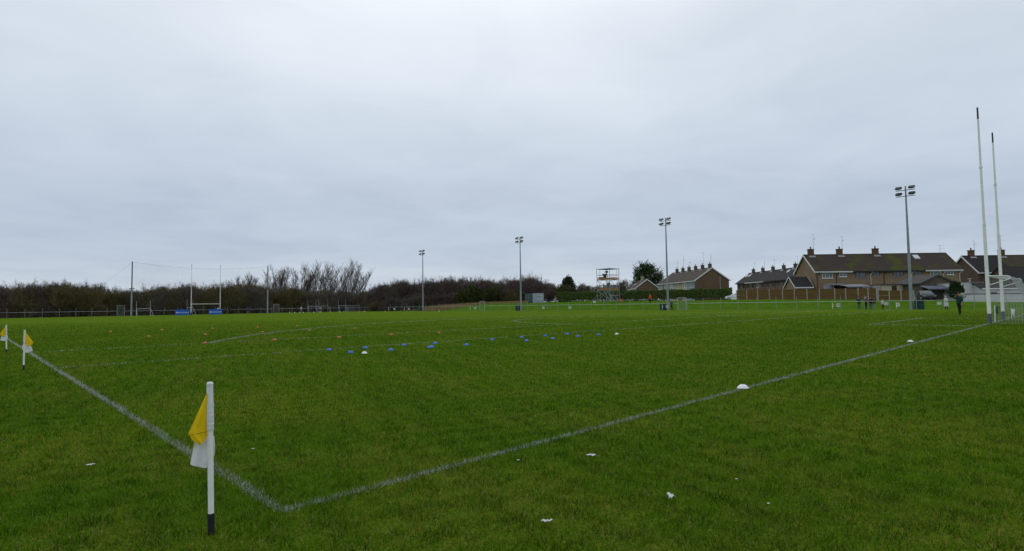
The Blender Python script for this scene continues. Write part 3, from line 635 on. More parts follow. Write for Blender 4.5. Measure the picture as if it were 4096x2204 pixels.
# ------------------------------------------------------------------ goals
def goal_posts(name, label, X0, Y, h, back, crossz=2.5, pads=True, lean=0, tips=DSTEEL):
    o = thing(name, label, 'goal', (X0, Y, 0))
    for x in (-3.25, 3.25):
        p = MB(); k = .085; p.tube((x, 0, -.1), (x+lean*h*.45, 0, h*.45), k, k*.86, 12); p.tube((x+lean*h*.45, 0, h*.45), (x+lean*h*.94, 0, h*.945), k*.72, k*.5, 12)
        po = p.build('post', WHITE, o, True)
        MB().tube((x+lean*h*.94, 0, h*.946), (x+lean*h, 0, h), k*.5, k*.46, 12).build('dark_tip', tips, po)
        for z in (.452, .72): MB().tube((x+lean*h*z, 0, h*z-.05), (x+lean*h*z, 0, h*z+.05), k*.93, k*.93, 12).build('collar', WHITE, po)
        if pads: MB().tube((x, 0, .01), (x, 0, .52), k*1.12, k*1.12, 14).build('grey_pad', GREYPAD, po)
    MB().tube((-3.25, 0, crossz), (3.25, 0, crossz), .055, .055, 10).build('crossbar', WHITE, o, True)
    return o
og = goal_posts('goal_posts', 'tall white goal posts with grey pads and a net on the end line', MID, 0, 11.4, -1, 2.5, True, 0)
Nn = MB()
for x in (-3.25, 3.25):
    pts = [(x, 0, 2.48), (x, -.75, 2.46), (x, -.86, 2.43), (x, -.91, 2.37), (x, -.87, 2.30), (x, -.78, 2.25), (x, 0, 1.98)]
    MB().path(pts, .022, 8).build('net_bracket', WHITE, og)
NETM = mat('goal_net_string', (.52, .53, .54), (.42, .43, .44), .8, 6)
nb_ = MB(); prof = [(0, 2.47), (-.88, 2.42), (-1.1, 1.9), (-1.45, 1.2), (-1.8, .5), (-2.0, .02)]
def netpt(s):
    for i, (a, b) in enumerate(zip(prof, prof[1:])):
        if s <= i+1: q = s-i; return a[0]+(b[0]-a[0])*q, a[1]+(b[1]-a[1])*q
    return prof[-1]
for i in range(0, 53):
    x = -3.25+i*.125; P_ = [netpt(s*.25) for s in range(0, 21)]
    for a, b in zip(P_, P_[1:]): nb_.tube((x, a[0], a[1]), (x, b[0], b[1]), .0032, .0032, 3, False)
for s in np.linspace(0, 5, 34):
    a = netpt(float(s)); nb_.tube((-3.25, a[0], a[1]), (3.25, a[0], a[1]), .0032, .0032, 3, False)
for x in (-3.25, 3.25):
    for s in np.linspace(0, 5, 34):
        a = netpt(float(s)); nb_.tube((x, 0, a[1]), (x, a[0], a[1]), .0032, .0032, 3, False)
    for y in np.arange(-.12, -2, -.125):
        zt = 2.44 if y > -.88 else np.interp(-y, [.88, 1.1, 1.45, 1.8, 2.0], [2.42, 1.9, 1.2, .5, .02]); nb_.tube((x, y, 0.01), (x, y, float(zt)), .0032, .0032, 3, False)
nb_.build('net', NETM, og)
def umpire_flag(px, py, h, tilt, m, label):
    P = G(px, py); o = thing('umpire_flag', label, 'flag', (P.x, P.y, 0), CAMAZ); o.rotation_euler = (0, tilt, CAMAZ)
    MB().tube((0, 0, -.08), (0, 0, h), .022, .02, 8).build('stick', WHITE, o)
    mb = MB(); vs_ = []
    for j in range(6):
        for i in range(5): t = i/4; vs_.append((.02+.26*t*(1-.25*(j/5)), .05*math.sin(i*1.7+j*.5), h-.02-j*.085-.10*t*t))
    mb.add(vs_, [(j*5+i, j*5+i+1, (j+1)*5+i+1, (j+1)*5+i) for j in range(5) for i in range(4)])
    f_ = mb.build('cloth', m, o, True); sm = f_.modifiers.new('thick', 'SOLIDIFY'); sm.thickness = .006
umpire_flag(3980, 1288, .92, .05, mat('green_cloth', (.010, .09, .03), (.008, .07, .024), .85, 6), 'green flag on a white stick leaning between the goal posts')
umpire_flag(4047, 1270, .62, 0, WCLOTH, 'short white flag on a stick beside the goal net')
of = goal_posts('far_goal_posts', 'distant white goal posts in front of the ball-stop net and thicket', onY(823, PL).x, PL, 12.3, 1, 2.6, True, 0)
# ball-stop net
A_, B_ = onY(525, 151.5), onY(1070, 151.5)
on = thing('ball_stop_net', 'tall ball-stop net strung between two masts behind the far goal', 'net', (A_.x, 151.5, 0)); Lw = B_.x-A_.x; hA, hB = zat(525, 1046, A_), zat(1073, 1063, B_)
for x, h in ((0, hA), (Lw, hB)):
    mp = MB(); mp.tube((x, 0, -.1), (x, 0, h*.5), .20, .17, 10); po = mp.build('mast', GALV, on, True)
    MB().tube((x, 0, h*.5), (x, 0, h), .13, .12, 10).build('upper_mast', mat('dark_mast', (.085, .085, .09), (.06, .055, .055), .7, 3), on, True)
    MB().beam((x-.55, 0, h*.5), (x+.55, 0, h*.5), .12, .16).build('bracket', DSTEEL, po)
def topz(x): t = x/Lw; return hA+(hB-hA)*t-4*1.15*t*(1-t)-.1
mb = MB(); K = 40
mb.path([(x, 0, topz(x)) for x in np.linspace(.15, Lw-.15, K)], .016, 4); mb.build('top_cable', DSTEEL, on)
mb = MB()
for i in range(1, int(Lw/.3)): x = i*.3; mb.tube((x, 0, .05), (x, 0, topz(x)), .004, .004, 3, False)
for q in np.linspace(.02, .985, 44):
    pts = [(x, 0, topz(x)*q) for x in np.linspace(.15, Lw-.15, 10)]; rq = .0045
    for a, b in zip(pts, pts[1:]): mb.tube(a, b, rq, rq, 3, False)
mb.build('netting', DSTEEL, on)
for x, h, dx in ((0, hA, -13), (Lw, hB, 9)): MB().tube((x, 0, h-.2), (x+dx, 1.5, 0), .012, .012, 4).build('guy_wire', DSTEEL, on)
# blue advertising boards
BLUEB = mat('blue_banner', (.008, .10, .42), (.007, .085, .36), .6, 2)
for (p0, p1, lb) in ((701, 757.5, 'blue advertising board with white lettering beside the left far goal post'), (836, 888.5, 'blue advertising board with white lettering beside the right far goal post')):
    a, b = onY(p0, PL-1.2), onY(p1, PL-1.2); wd = b.x-a.x; o = thing('advertising_board', lb, 'board', (a.x, PL-1.2, 0), 0, 'blue boards at the far goal')
    mb = MB(); mb.add([(0, 0, 0), (wd, 0, 0), (wd, .22, 1.3), (0, .22, 1.3), (0, .03, 0), (wd, .03, 0), (wd, .25, 1.3), (0, .25, 1.3)], [(0, 1, 2, 3), (7, 6, 5, 4), (0, 4, 5, 1), (1, 5, 6, 2), (2, 6, 7, 3), (3, 7, 4, 0)]); mb.build('panel', BLUEB, o)
    t = link('lettering', text_mesh('Bank of Ireland', wd/7.0, WHITEP), o); t.location = (wd*.52, .085, .62); t.rotation_euler = (math.pi/2-.168, 0, 0)
    MB().box(.12*wd-.16, .12*wd+.02, .07, .085, .5, .74).build('emblem', WHITEP, o)
    for x in (.1, wd-.1): MB().tube((x, .24, 1.25), (x, .75, 0), .02, .02, 6).build('strut', GALV, o)
def portable_goal(p0, p1, Y, h, ch, label, white=False):
    a, b = onY(p0, Y), onY(p1, Y); wd = b.x-a.x; o = thing('portable_goal', label, 'goal', (a.x, Y, 0), 0, 'portable training goals along the end fence'); mt = OFFW if white else GALVL
    for x in (0, wd):
        MB().tube((x, 0, 0), (x, 0, h), .04, .03, 8).build('upright', mt, o); MB().tube((x, 0, ch), (x+(.5 if x else -.0), -1.1, .03), .035, .035, 8).build('back_stay', mt, o)
        MB().tube((x, 0, .04), (x+(.5 if x else 0), -1.1, .04), .035, .035, 8).build('foot', mt, o)
    MB().tube((0, 0, ch), (wd, 0, ch), .045, .045, 8).build('crossbar', mt, o)
for (p0, p1, Y, h, ch, lb, w_) in ((545, 601, 153.5, 3.4, 1.65, 'portable goal with white back stays beside the left ball-stop mast', True), (748, 771, 154.4, 3.9, 1.8, 'narrow portable goal behind the blue boards', False), (1231, 1275, 153.6, 3.6, 1.75, 'portable goal in the row of training goals right of the tall trees', False), (1264, 1311, 154.3, 3.6, 1.75, 'portable goal overlapping its neighbour in the row of training goals', False), (1354, 1382, 153.6, 3.7, 1.8, 'portable goal beside the mesh panel', False), (1476, 1528, 153.6, 3.7, 1.8, 'portable goal nearest the far corner of the fence', False)):
    portable_goal(p0, p1, Y, h, ch, lb, w_)
gate('mesh_panel', 'wide wire mesh panel standing among the training goals', onY(1383, 154.5), onY(1440, 154.5), 1.85, GALV)

# ------------------------------------------------------------------ shipping containers
def container(px0, px1, v, py_top, m, label, rz, L, doors=True):
    P = DV(px0, v); w_ = 2.44; z0 = H(P.x, P.y); h = 2.6
    o = thing('shipping_container', label, 'container', (P.x, P.y, z0-.02), CAMAZ+rz)
    mb = MB(); K = int(L/.28); prof = []
    for i in range(K): x = .08+i*(L-.16)/K; prof += [(x, 0), (x+.10, 0), (x+.14, .05), (x+.24, .05)]
    prof = [(a, b) for a, b in prof]
    for side in (0, 1):
        for (a, b), (c, d) in zip(prof, prof[1:]):
            xx = (lambda t: t) if side == 0 else (lambda t: w_-t)
            mb.add([(xx(b), a, .12), (xx(d), c, .12), (xx(d), c, h-.1), (xx(b), a, h-.1)], [(0, 1, 2, 3)])
    mb.box(.06, w_-.06, .06, L-.06, .1, h-.06); mb.build('body', m, o)
    fr = MB()
    for x in (0, w_-.12):
        for y in (-.02, L-.12): fr.box(x, x+.12, y, y+.12, 0, h)
    for z in (.0, h-.12):
        fr.box(.121, w_-.121, -.02, .1, z, z+.12); fr.box(.121, w_-.121, L-.12, L, z, z+.12)
        for x in (0.002, w_-.118): fr.box(x, x+.114, .101, L-.121, z, z+.12)
    fr.build('frame', m, o); MB().box(.02, w_-.02, 0.0, L-.02, h-.1, h+.004).build('roof', m, o)
    for s in (0, 1):
        x0 = .14+s*(w_/2-.13); d = MB().box(x0, x0+w_/2-.16, -.005, .05, .14, h-.14).build('door', m, o)
        for zz in (.9, 1.7): MB().box(x0+.03, x0+w_/2-.19, -.03, -.006, zz, zz+.05).build('door_rib', m, d)
        for xx in (x0+.22, x0+.85): MB().tube((xx, -.045, .15), (xx, -.045, h-.15), .02, .02, 6).build('lock_bar', GALVL, d)
    return o
CG = mat('container_green', (.065, .125, .09), (.05, .095, .07), .6, 1.5); CGY = mat('container_grey_blue', (.40, .45, .53), (.32, .36, .43), .6, 1.5)
container(2100, 2139, 154, 0, CG, 'dark green shipping container beside the grey one below the wood', -.10, 3.0)
og2 = container(2140.5, 2182, 151, 0, CGY, 'grey blue shipping container with double doors below the wood', .20, 6.0)
for x, z, m in ((.55, 2.0, YELP), (1.7, 1.95, WHITEP), (1.75, 1.15, WHITEP), (.9, 1.15, WHITEP)): MB().box(x-.16, x+.16, -.05, -.034, z-.13, z+.13).build('sticker', m, og2)

# ------------------------------------------------------------------ scaffold tower
TP = DV(2434, 122); TZ = H(TP.x, TP.y); S_ = 3.4
ot = thing('scaffold_tower', 'scaffold camera tower with orange platforms and a flat roof sheet', 'scaffold', (TP.x, TP.y, TZ))
hT = zat(2434, 1073, TP)-TZ; z1_, z2_ = hT*.355, hT*.665
SCF = mat('scaffold_tube', (.33, .35, .37), (.25, .27, .285), .5, 4, metal=.15)
corn = [(-S_/2, -S_/2), (S_/2, -S_/2), (S_/2, S_/2), (-S_/2, S_/2)]
for (x, y) in corn: MB().tube((x, y, 0), (x, y, hT), .05, .05, 8).build('standard', SCF, ot)
for (x, y) in ((.9, -S_/2), (-S_/2, .9)): MB().tube((x, y, 0), (x, y, hT*.98), .03, .03, 8).build('standard', SCF, ot)
for z in (.25, z1_-.1, z1_+.5, z1_+1.0, z2_-.12, z2_+.45, z2_+.95, hT-.2):
    for i in range(4):
        a, b = corn[i], corn[(i+1) % 4]; MB().tube((*a, z), (*b, z), .042, .042, 6).build('ledger', SCF, ot)
def brace(a, b): MB().tube(a, b, .042, .042, 6).build('brace', SCF, ot)
h2 = -S_/2
brace((h2, h2, z1_), (h2, S_/2, z2_-.1)); brace((S_/2, h2, z1_), (h2, h2, z2_-.1)); brace((h2, S_/2, z1_), (h2, h2, .2)); brace((S_/2, S_/2, z1_), (S_/2, h2, .2)); brace((S_/2, h2, z1_), (S_/2, S_/2, z2_-.1)); brace((h2, S_/2, z2_-.1), (h2, -S_/2, .2)); brace((h2, -S_/2, z1_), (h2, S_/2, .2)); brace((h2, h2, z1_), (S_/2, h2, .2)); brace((h2, h2, .2), (S_/2, h2, z2_-.1)); brace((h2, S_/2, 1.2), (h2+.02, -S_/2, z1_-.1))
for a, b in (((h2, S_/2, 1.6), (h2-.9, S_/2+.9, 0)), ((h2, h2, 1.8), (h2-1.0, h2-1.0, 0)), ((S_/2, h2, 1.6), (S_/2+.9, h2-.9, 0)), ((h2, h2, 1.8), (h2-1.3, h2+.4, 0))): MB().tube(a, b, .026, .026, 6).build('outrigger', SCF, ot)
ORB = mat('orange_toe_board', (.58, .22, .02), (.45, .17, .02), .6, 3); PLY = mat('platform_deck', (.28, .19, .10), (.2, .14, .08), .8, 3)
for z in (z1_, z2_):
    for k in range(5): MB().box(h2+.06+k*.66, h2+.06+k*.66+.62, h2+.05, S_/2-.05, z, z+.05).build('deck_board', PLY, ot)
    for i in range(4):
        a, b = corn[i], corn[(i+1) % 4]; MB().beam((*a, z+.17), (*b, z+.17), .03, .20).build('toe_board', ORB, ot)
mb = MB(); ns = 8
for j in range(ns+1):
    for i in range(ns+1):
        x, y = h2-.05+(S_+.1)*i/ns, h2-.05+(S_+.1)*j/ns; mb.v.append((x, y, hT-.14-.16*math.sin(math.pi*i/ns)*math.sin(math.pi*j/ns)))
for j in range(ns):
    for i in range(ns): mb.f.append((j*(ns+1)+i, j*(ns+1)+i+1, (j+1)*(ns+1)+i+1, (j+1)*(ns+1)+i)); mb.m.append(0)
rs = mb.build('roof_sheet', mat('grey_roof_sheet', (.22, .24, .25), (.16, .18, .19), .6, 2), ot); rs.modifiers.new('t', 'SOLIDIFY').thickness = .02
st_ = MB()
for s in (0, .5): st_.beam((S_/2-.3-s, h2+.9, .05), (S_/2-.3-s, S_/2-.5, z1_), .05, .12)
st_.build('stair_stringer', SCF, ot)
for k in range(8): q = (k+.5)/8; MB().box(S_/2-.78, S_/2-.32, h2+.78+q*(S_-1.4), h2+1.0+q*(S_-1.4), z1_*q, z1_*q+.03).build('stair_tread', SCF, ot)
mb = MB()
for k in range(16): x = h2+k*S_/16; mb.box(x, x+S_/32, h2-.045, h2-.036, 1.35, 1.42)
mb.build('warning_tape', mat('red_tape', (.45, .10, .08), None, .6), ot); MB().box(h2, S_/2, h2-.035, h2-.031, 1.35, 1.42).build('tape_backing', WHITEP, ot)
def at_tower(x, y, z): return Vector((TP.x+x, TP.y+y, TZ+z))
oc = thing('television_camera', 'black broadcast camera on a tripod on the upper scaffold platform', 'camera', at_tower(-.6, -.2, z2_+.052), 0)
for a in range(3): MB().tube((0, 0, 1.35), (.45*math.cos(a*2.1), .45*math.sin(a*2.1), 0), .03, .025, 6).build('tripod_leg', BLACK, oc)
MB().box(-.32, .28, -.13, .13, 1.40, 1.68).build('body', BLACK, oc); MB().tube((-.32, 0, 1.54), (-.72, 0, 1.54), .09, .11, 10).build('lens', BLACK, oc); MB().box(.0, .2, -.1, .1, 1.684, 1.84).build('viewfinder', BLACK, oc)
MB().tube((0, 0, 1.3), (0, 0, 1.4), .08, .08, 8).build('head', BLACK, oc)
obx = thing('equipment_case', 'black equipment cases lying on the upper scaffold platform', 'case', at_tower(-.9, 1.0, z2_+.052)); MB().box(-.3, .3, -.5, .5, 0, .42).build('body', BLACK, obx); MB().box(-.31, .31, -.51, .51, .422, .5).build('lid', BLACK, obx)
ob3 = thing('equipment_case', 'tall black monitor hood beside the camera on the upper scaffold platform', 'case', at_tower(-1.1, .0, z2_+.052)); MB().box(-.25, .25, -.25, .25, 0, .85).build('stand', BLACK, ob3); MB().box(-.35, .35, -.42, .42, .852, 1.15).build('monitor', BLACK, ob3)
otb = thing('desk', 'table with papers and gear on the lower scaffold platform', 'table', at_tower(-1.0, -.3, z1_+.052))
MB().box(-.35, .35, -.9, .9, .70, .74).build('top', WHITEP, otb)
for x in (-.3, .3):
    for y in (-.8, .8): MB().tube((x, y, 0), (x, y, .7), .02, .02, 6).build('leg', GALV, otb)
ob = thing('white_box', 'white box unit standing on the grass beside the scaffold tower', 'box', gz(DV(2378, 119)), CAMAZ); MB().box(-.28, .28, -.2, .2, 0, .40).build('body', WHITEP, ob); MB().box(-.24, .24, -.205, -.201, .08, .34).build('panel', OFFW, ob)
P = gz(DV(2485, 119)); oo = thing('orange_sack', 'orange sack lying at the foot of the scaffold tower', 'sack', P, .3)
mb = MB(); mb.lathe([(.30, -.02), (.36, .12), (.33, .3), (.22, .46), (.07, .52), (.10, .6)], 10); mb.build('sack', ORANGE, oo, True)
# ------------------------------------------------------------------ houses
def wallmat(name, c, c2, brick=True):
    if name in MATS: return MATS[name]
    m = bpy.data.materials.new(name); m.use_nodes = True; t = m.node_tree; b = t.nodes['Principled BSDF']; b.inputs['Roughness'].default_value = .92; b.inputs['Specular IOR Level'].default_value = .15
    o = N(t, 'ShaderNodeTexCoord').outputs['Object']; n1 = noise(t, o, .9, 5, .65); n2 = noise(t, o, 14, 3, .6)
    col = mixc(t, ramp(t, n1, [(.35, 0.), (.7, 1.)]), c, c2); col = mixc(t, ramp(t, n2, [(.35, .0), (.75, .45)]), col, tuple(x*.6 for x in c))
    t.links.new(col, b.inputs['Base Color']); bp = N(t, 'ShaderNodeBump'); bp.inputs['Strength'].default_value = .4; bp.inputs['Distance'].default_value = .02; t.links.new(n2, bp.inputs['Height']); t.links.new(bp.outputs[0], b.inputs['Normal'])
    MATS[name] = m; return m
def roofmat(name, c, moss=(.062, .070, .008), amt=.0):
    if name in MATS: return MATS[name]
    m = bpy.data.materials.new(name); m.use_nodes = True; t = m.node_tree; b = t.nodes['Principled BSDF']; b.inputs['Roughness'].default_value = .85; b.inputs['Specular IOR Level'].default_value = .2
    g = N(t, 'ShaderNodeNewGeometry').outputs['Position']; o = N(t, 'ShaderNodeTexCoord').outputs['Object']
    n1 = noise(t, g, .38, 4, .6); n2 = noise(t, g, 5, 4, .7)
    col = mixc(t, ramp(t, n2, [(.3, 0.), (.7, 1.)]), c, tuple(x*1.6 for x in c))
    sp = N(t, 'ShaderNodeSeparateXYZ'); t.links.new(o, sp.inputs[0])
    sat = mth(t, 'FRACT', mth(t, 'MULTIPLY', sp.outputs[2], 4.2)); col = mixc(t, ramp(t, sat, [(.0, .55), (.16, 0.)]), col, tuple(x*.35 for x in c))   # tile courses
    if amt: col = mixc(t, ramp(t, mth(t, 'ADD', n1, mth(t, 'MULTIPLY', n2, .25)), [(.70-amt*.1, 0.), (.80-amt*.08, .9)]), col, moss)
    t.links.new(col, b.inputs['Base Color']); bp = N(t, 'ShaderNodeBump'); bp.inputs['Strength'].default_value = .7; bp.inputs['Distance'].default_value = .04; t.links.new(sat, bp.inputs['Height']); t.links.new(bp.outputs[0], b.inputs['Normal'])
    MATS[name] = m; return m
BRICKD = wallmat('tan_brick', (.285, .205, .128), (.225, .160, .10)); BRICKB = wallmat('dark_brown_brick', (.17, .112, .072), (.13, .084, .055)); BRICKC = wallmat('pink_brick', (.26, .165, .12), (.20, .12, .088))
ROOFD = roofmat('mossy_brown_tiles', (.040, .030, .025), amt=.95); ROOFB = roofmat('brown_tiles', (.046, .036, .031), amt=.12); ROOFN = roofmat('black_tiles', (.020, .018, .019))
CHIM = wallmat('chimney_brick', (.15, .09, .058), (.105, .065, .042)); CHIMB = wallmat('grey_chimney_brick', (.15, .12, .095), (.11, .085, .07)); POT = mat('clay_pot', (.21, .13, .09), None, .8)
FRW = mat('white_window_frame', (.74, .75, .76), (.66, .67, .68), .5, 4); FRB = mat('brown_window_frame', (.075, .035, .022), (.055, .026, .017), .6, 4)
LEAD = mat('lead_flashing', (.20, .21, .22), (.28, .29, .30), .7, 3)
def aerial(o, x, y, z, h, kind, s=1):
    mb = MB(); mb.tube((x, y, z-.6), (x, y, z+h), .022, .018, 5)
    if kind == 0:
        mb.tube((x-.75*s, y, z+h-.05), (x+.35*s, y, z+h-.05), .014, .014, 4)
        for k in range(6): xx = x-.7*s+k*.18*s; mb.tube((xx, y-.16, z+h-.05), (xx, y+.16, z+h-.05), .008, .008, 3)
    elif kind == 1:
        mb.tube((x-.1, y, z+h*.62), (x+.45*s, y, z+h*.75), .03, .03, 4); mb.tube((x-.45, y, z+h), (x+.2, y, z+h), .014, .014, 4)
    else:
        for q in (.55, .95): mb.tube((x-.5*s, y, z+h*q), (x+.9*s, y, z+h*q), .013, .013, 4)
    mb.build('television_aerial', DSTEEL, o)
def window(o, x0, x1, z0, z1, fm, split=(.5,), y=0, bars=False):
    f = MB(); k = .07; f.box(x0, x1, y-.05, y-.004, z0, z0+k); f.box(x0, x1, y-.05, y-.004, z1-k, z1); f.box(x0, x0+k, y-.05, y-.004, z0+k, z1-k); f.box(x1-k, x1, y-.05, y-.004, z0+k, z1-k)
    for q in split: xx = x0+(x1-x0)*q; f.box(xx-.035, xx+.035, y-.048, y-.004, z0+k, z1-k)
    if bars:
        for q in (.33, .66): zz = z0+(z1-z0)*q; f.box(x0+k, x1-k, y-.04, y-.004, zz-.012, zz+.012)
    wo_ = f.build('window', fm, o); MB().box(x0+.02, x1-.02, y-.022, y-.003, z0+.02, z1-.02).build('pane', GLASS, wo_); MB().box(x0-.08, x1+.08, y-.11, y-.001, z0-.09, z0-.002).build('sill', fm if fm is FRW else CONC, wo_)
def house(label, O, ang, x0, L, D, eave, ridge, wm, rm, wins=(), chim=(), gl=False, gr=False, group=None, aer=(), pipes=(), skylights=(), fascia=FRW, verge=FRW, zb=0, name='terraced_house', chm=None, cw=.42):
    off = Vector((math.cos(ang)*x0, math.sin(ang)*x0, 0)); o = thing(name, label, 'house', (O.x+off.x, O.y+off.y, zb), ang, group)
    g = .0015
    MB().prism([(0, -1.5), (D, -1.5), (D, eave), (D/2, ridge-.14), (0, eave)], 'x', g, L-g).build('wall', wm, o)
    xa, xb = (-.28 if gl else g), (L+.28 if gr else L-g); sl = (ridge-eave)/(D/2); ov = .38
    rf = MB(); th = .13
    def slab(ys, y1, zs, z1): rf.add([(xa, ys, zs), (xb, ys, zs), (xb, y1, z1), (xa, y1, z1), (xa, ys, zs+th), (xb, ys, zs+th), (xb, y1, z1+th), (xa, y1, z1+th)], [(0, 3, 2, 1), (4, 5, 6, 7), (0, 1, 5, 4), (1, 2, 6, 5), (2, 3, 7, 6), (3, 0, 4, 7)])
    slab(-ov, D/2, eave-ov*sl+.03, ridge-.1); slab(D+ov, D/2+.002, eave-ov*sl+.03, ridge-.1)
    ro = rf.build('roof', rm, o); MB().prism([(D/2-.14, ridge-.06), (D/2+.14, ridge-.06), (D/2, ridge+.10)], 'x', xa, xb).build('ridge_tiles', rm, ro)
    zf = eave-ov*sl
    MB().box(xa+.002, xb-.002, -ov-.05, -ov-.004, zf-.12, zf+.10).build('fascia', fascia, o); MB().tube((xa, -ov-.10, zf+.03), (xb, -ov-.10, zf+.03), .055, .055, 6).build('gutter', BLACK if fascia is not FRW else FRW, o)
    MB().box(xa+.002, xb-.002, -ov-.003, -.002, zf-.06, zf-.02).build('soffit', fascia, o)
    for flag_, x in ((gl, xa-.045), (gr, xb+.003)):
        if not flag_: continue
        for ys, ye in ((-ov, D/2-.002), (D+ov, D/2+.002)):
            zs = zf; b = MB(); b.add([(x, ys, zs-.14), (x+.042, ys, zs-.14), (x+.042, ye, ridge-.25), (x, ye, ridge-.25), (x, ys, zs+.17), (x+.042, ys, zs+.17), (x+.042, ye, ridge+.06), (x, ye, ridge+.06)], [(0, 3, 2, 1), (4, 5, 6, 7), (0, 1, 5, 4), (1, 2, 6, 5), (2, 3, 7, 6), (3, 0, 4, 7)]); b.build('bargeboard', verge, o)
    for w_ in wins: window(o, *w_[:4], w_[4] if len(w_) > 4 else FRW, w_[5] if len(w_) > 5 else (.5,), 0, w_[6] if len(w_) > 6 else False)
    for x, hh in chim:
        c = MB(); c.box(x-cw, x+cw, D/2-.36, D/2+.36, ridge-.7, ridge+hh); co = c.build('chimney', chm or CHIM, o); MB().box(x-cw-.07, x+cw+.07, D/2-.43, D/2+.43, ridge+hh+.002, ridge+hh+.11).build('chimney_cap', chm or CHIM, co)
        MB().lathe([(.15, 0), (.12, .1), (.11, .36), (.14, .38), (.14, .44), (.05, .46)], 10, (x, D/2, ridge+hh+.112)).build('chimney_pot', POT, co)
        MB().add([(x-.6, D/2-.72, ridge-.55*sl-.02), (x+.6, D/2-.72, ridge-.55*sl-.02), (x+.6, D/2-.38, ridge-.22*sl+.02), (x-.6, D/2-.38, ridge-.22*sl+.02)], [(0, 1, 2, 3)]).build('flashing', LEAD, co)
    for a in aer: aerial(o, *a)
    for x, m_ in pipes: MB().path([(x+.25, -ov-.08, zf-.03), (x, -.09, zf-.55), (x, -.09, -.4)], .045, 6).build('downpipe', m_, o)
    for x, q, w_ in skylights:
        y = -ov+(D/2+ov)*q; zz = zf+(ridge-zf)*q; dy = .75; dz = dy*sl; s_ = MB(); s_.add([(x, y, zz+th+.06), (x+w_, y, zz+th+.06), (x+w_, y+dy, zz+dz+th+.06), (x, y+dy, zz+dz+th+.06), (x, y, zz+.0), (x+w_, y, zz), (x+w_, y+dy, zz+dz), (x, y+dy, zz+dz)], [(0, 1, 2, 3), (0, 4, 5, 1), (1, 5, 6, 2), (2, 6, 7, 3), (3, 7, 4, 0)]); s_.build('skylight', mat('skylight_glass', (.45, .48, .5), (.6, .63, .65), .05, 1, spec=.8), o)
    return o
# D: brown terrace facing the pitch, seen square on, left gable showing
def uz(px, py, v): P = DV(px, v); return zat(px, py, P)
OD = DV(3266, 99); baseD = 1.25; eD = uz(3263, 1085, 99)+.14-baseD; rD = uz(3212, 1020, 102.4)-baseD
xD = lambda px: (DV(px, 99)-OD).dot(RH); zD = lambda px, py: uz(px, py, 99)-baseD
LD = xD(3846); U = LD/4
def wD(i, p0, p1, y0, y1, fm, sp=(.5,), bars=False): return (xD(p0)-i*U, xD(p1)-i*U, zD(p0, y1), zD(p0, y0), fm, sp, bars)
GD = 'brown terrace of houses facing the pitch'
house('end terraced house with its tan gable wall and white bargeboards showing', OD, CAMAZ, 0, U, 6.8, eD, rD, BRICKD, ROOFD, [wD(0, 3292, 3334, 1088, 1113, FRW, (.34, .67), True), wD(0, 3361, 3390, 1087, 1107, FRW, (.5,), True)], [(1.15, .95)], True, False, GD, [(1.7, 3.4, rD+.9, 2.9, 1)], [(.25, BLACK), (xD(3349), BLACK)], zb=baseD)
house('tan terraced house with brown window frames and the greenest mossy roof', OD, CAMAZ, U, U, 6.8, eD, rD, BRICKD, ROOFD, [wD(1, 3426, 3468, 1087, 1111, FRB, (.4,)), wD(1, 3496, 3523, 1088, 1105, FRB)], [(xD(3411)-U, .9)], False, False, GD, [(xD(3415)-U+.4, 3.4, rD+.9, 2.4, 1)], [(xD(3486)-U, FRW)], fascia=DSTEEL, zb=baseD)
house('tan terraced house with dark windows behind the floodlight mast', OD, CAMAZ, 2*U, U, 6.8, eD, rD, BRICKD, ROOFD, [wD(2, 3577, 3618, 1084, 1107, FRB, (.3, .7)), wD(2, 3664, 3692, 1083, 1101, FRB)], [(xD(3560)-2*U, .9)], False, False, GD, [], [(xD(3540)-2*U, BLACK), (xD(3650)-2*U, FRW)], fascia=DSTEEL, zb=baseD)
house('terraced house with a roof skylight at the far end of the brown terrace', OD, CAMAZ, 3*U, U, 6.8, eD, rD, BRICKD, ROOFD, [wD(3, 3726, 3768, 1082, 1104, FRW, (.33, .67)), wD(3, 3793, 3820, 1080, 1099, FRW)], [], False, True, GD, [(U-.7, 3.4, rD, 1.5, 2)], [(xD(3778)-3*U, FRW), (U-.15, FRW)], [(xD(3703)-3*U, .66, 1.0)], zb=baseD, verge=DSTEEL)
# E: terrace at the right edge
OE = DV(3921, 106); bE = .9; eE = uz(3921, 1088.8, 106)+.15-bE; rE = uz(3843, 1024, 109.6)-bE; BRICKE = wallmat('deep_brown_brick', (.14, .095, .066), (.105, .07, .048))  # walls of this terrace are a darker brown brick
house('dark brick end house with white verge behind the goal posts', OE, CAMAZ, 0, 6.4, 7.2, eE, rE, BRICKE, ROOFN, [(1.1, 2.2, eE-1.6, eE-.5)], [(1.7, 1.0)], True, False, 'terrace behind the goal', [(2.4, 3.6, rE+1, 1.9, 1)], [], zb=bE)
house('dark brick house with mossy roof and tall aerial at the edge of the terrace', OE, CAMAZ, 6.4, 12, 7.2, eE, rE, BRICKE, ROOFD, [(1.6, 2.8, eE-1.6, eE-.5)], [(1.2, 1.0)], False, True, 'terrace behind the goal', [(1.2, 3.6, rE+1.5, 2.6, 2)], [], zb=bE)
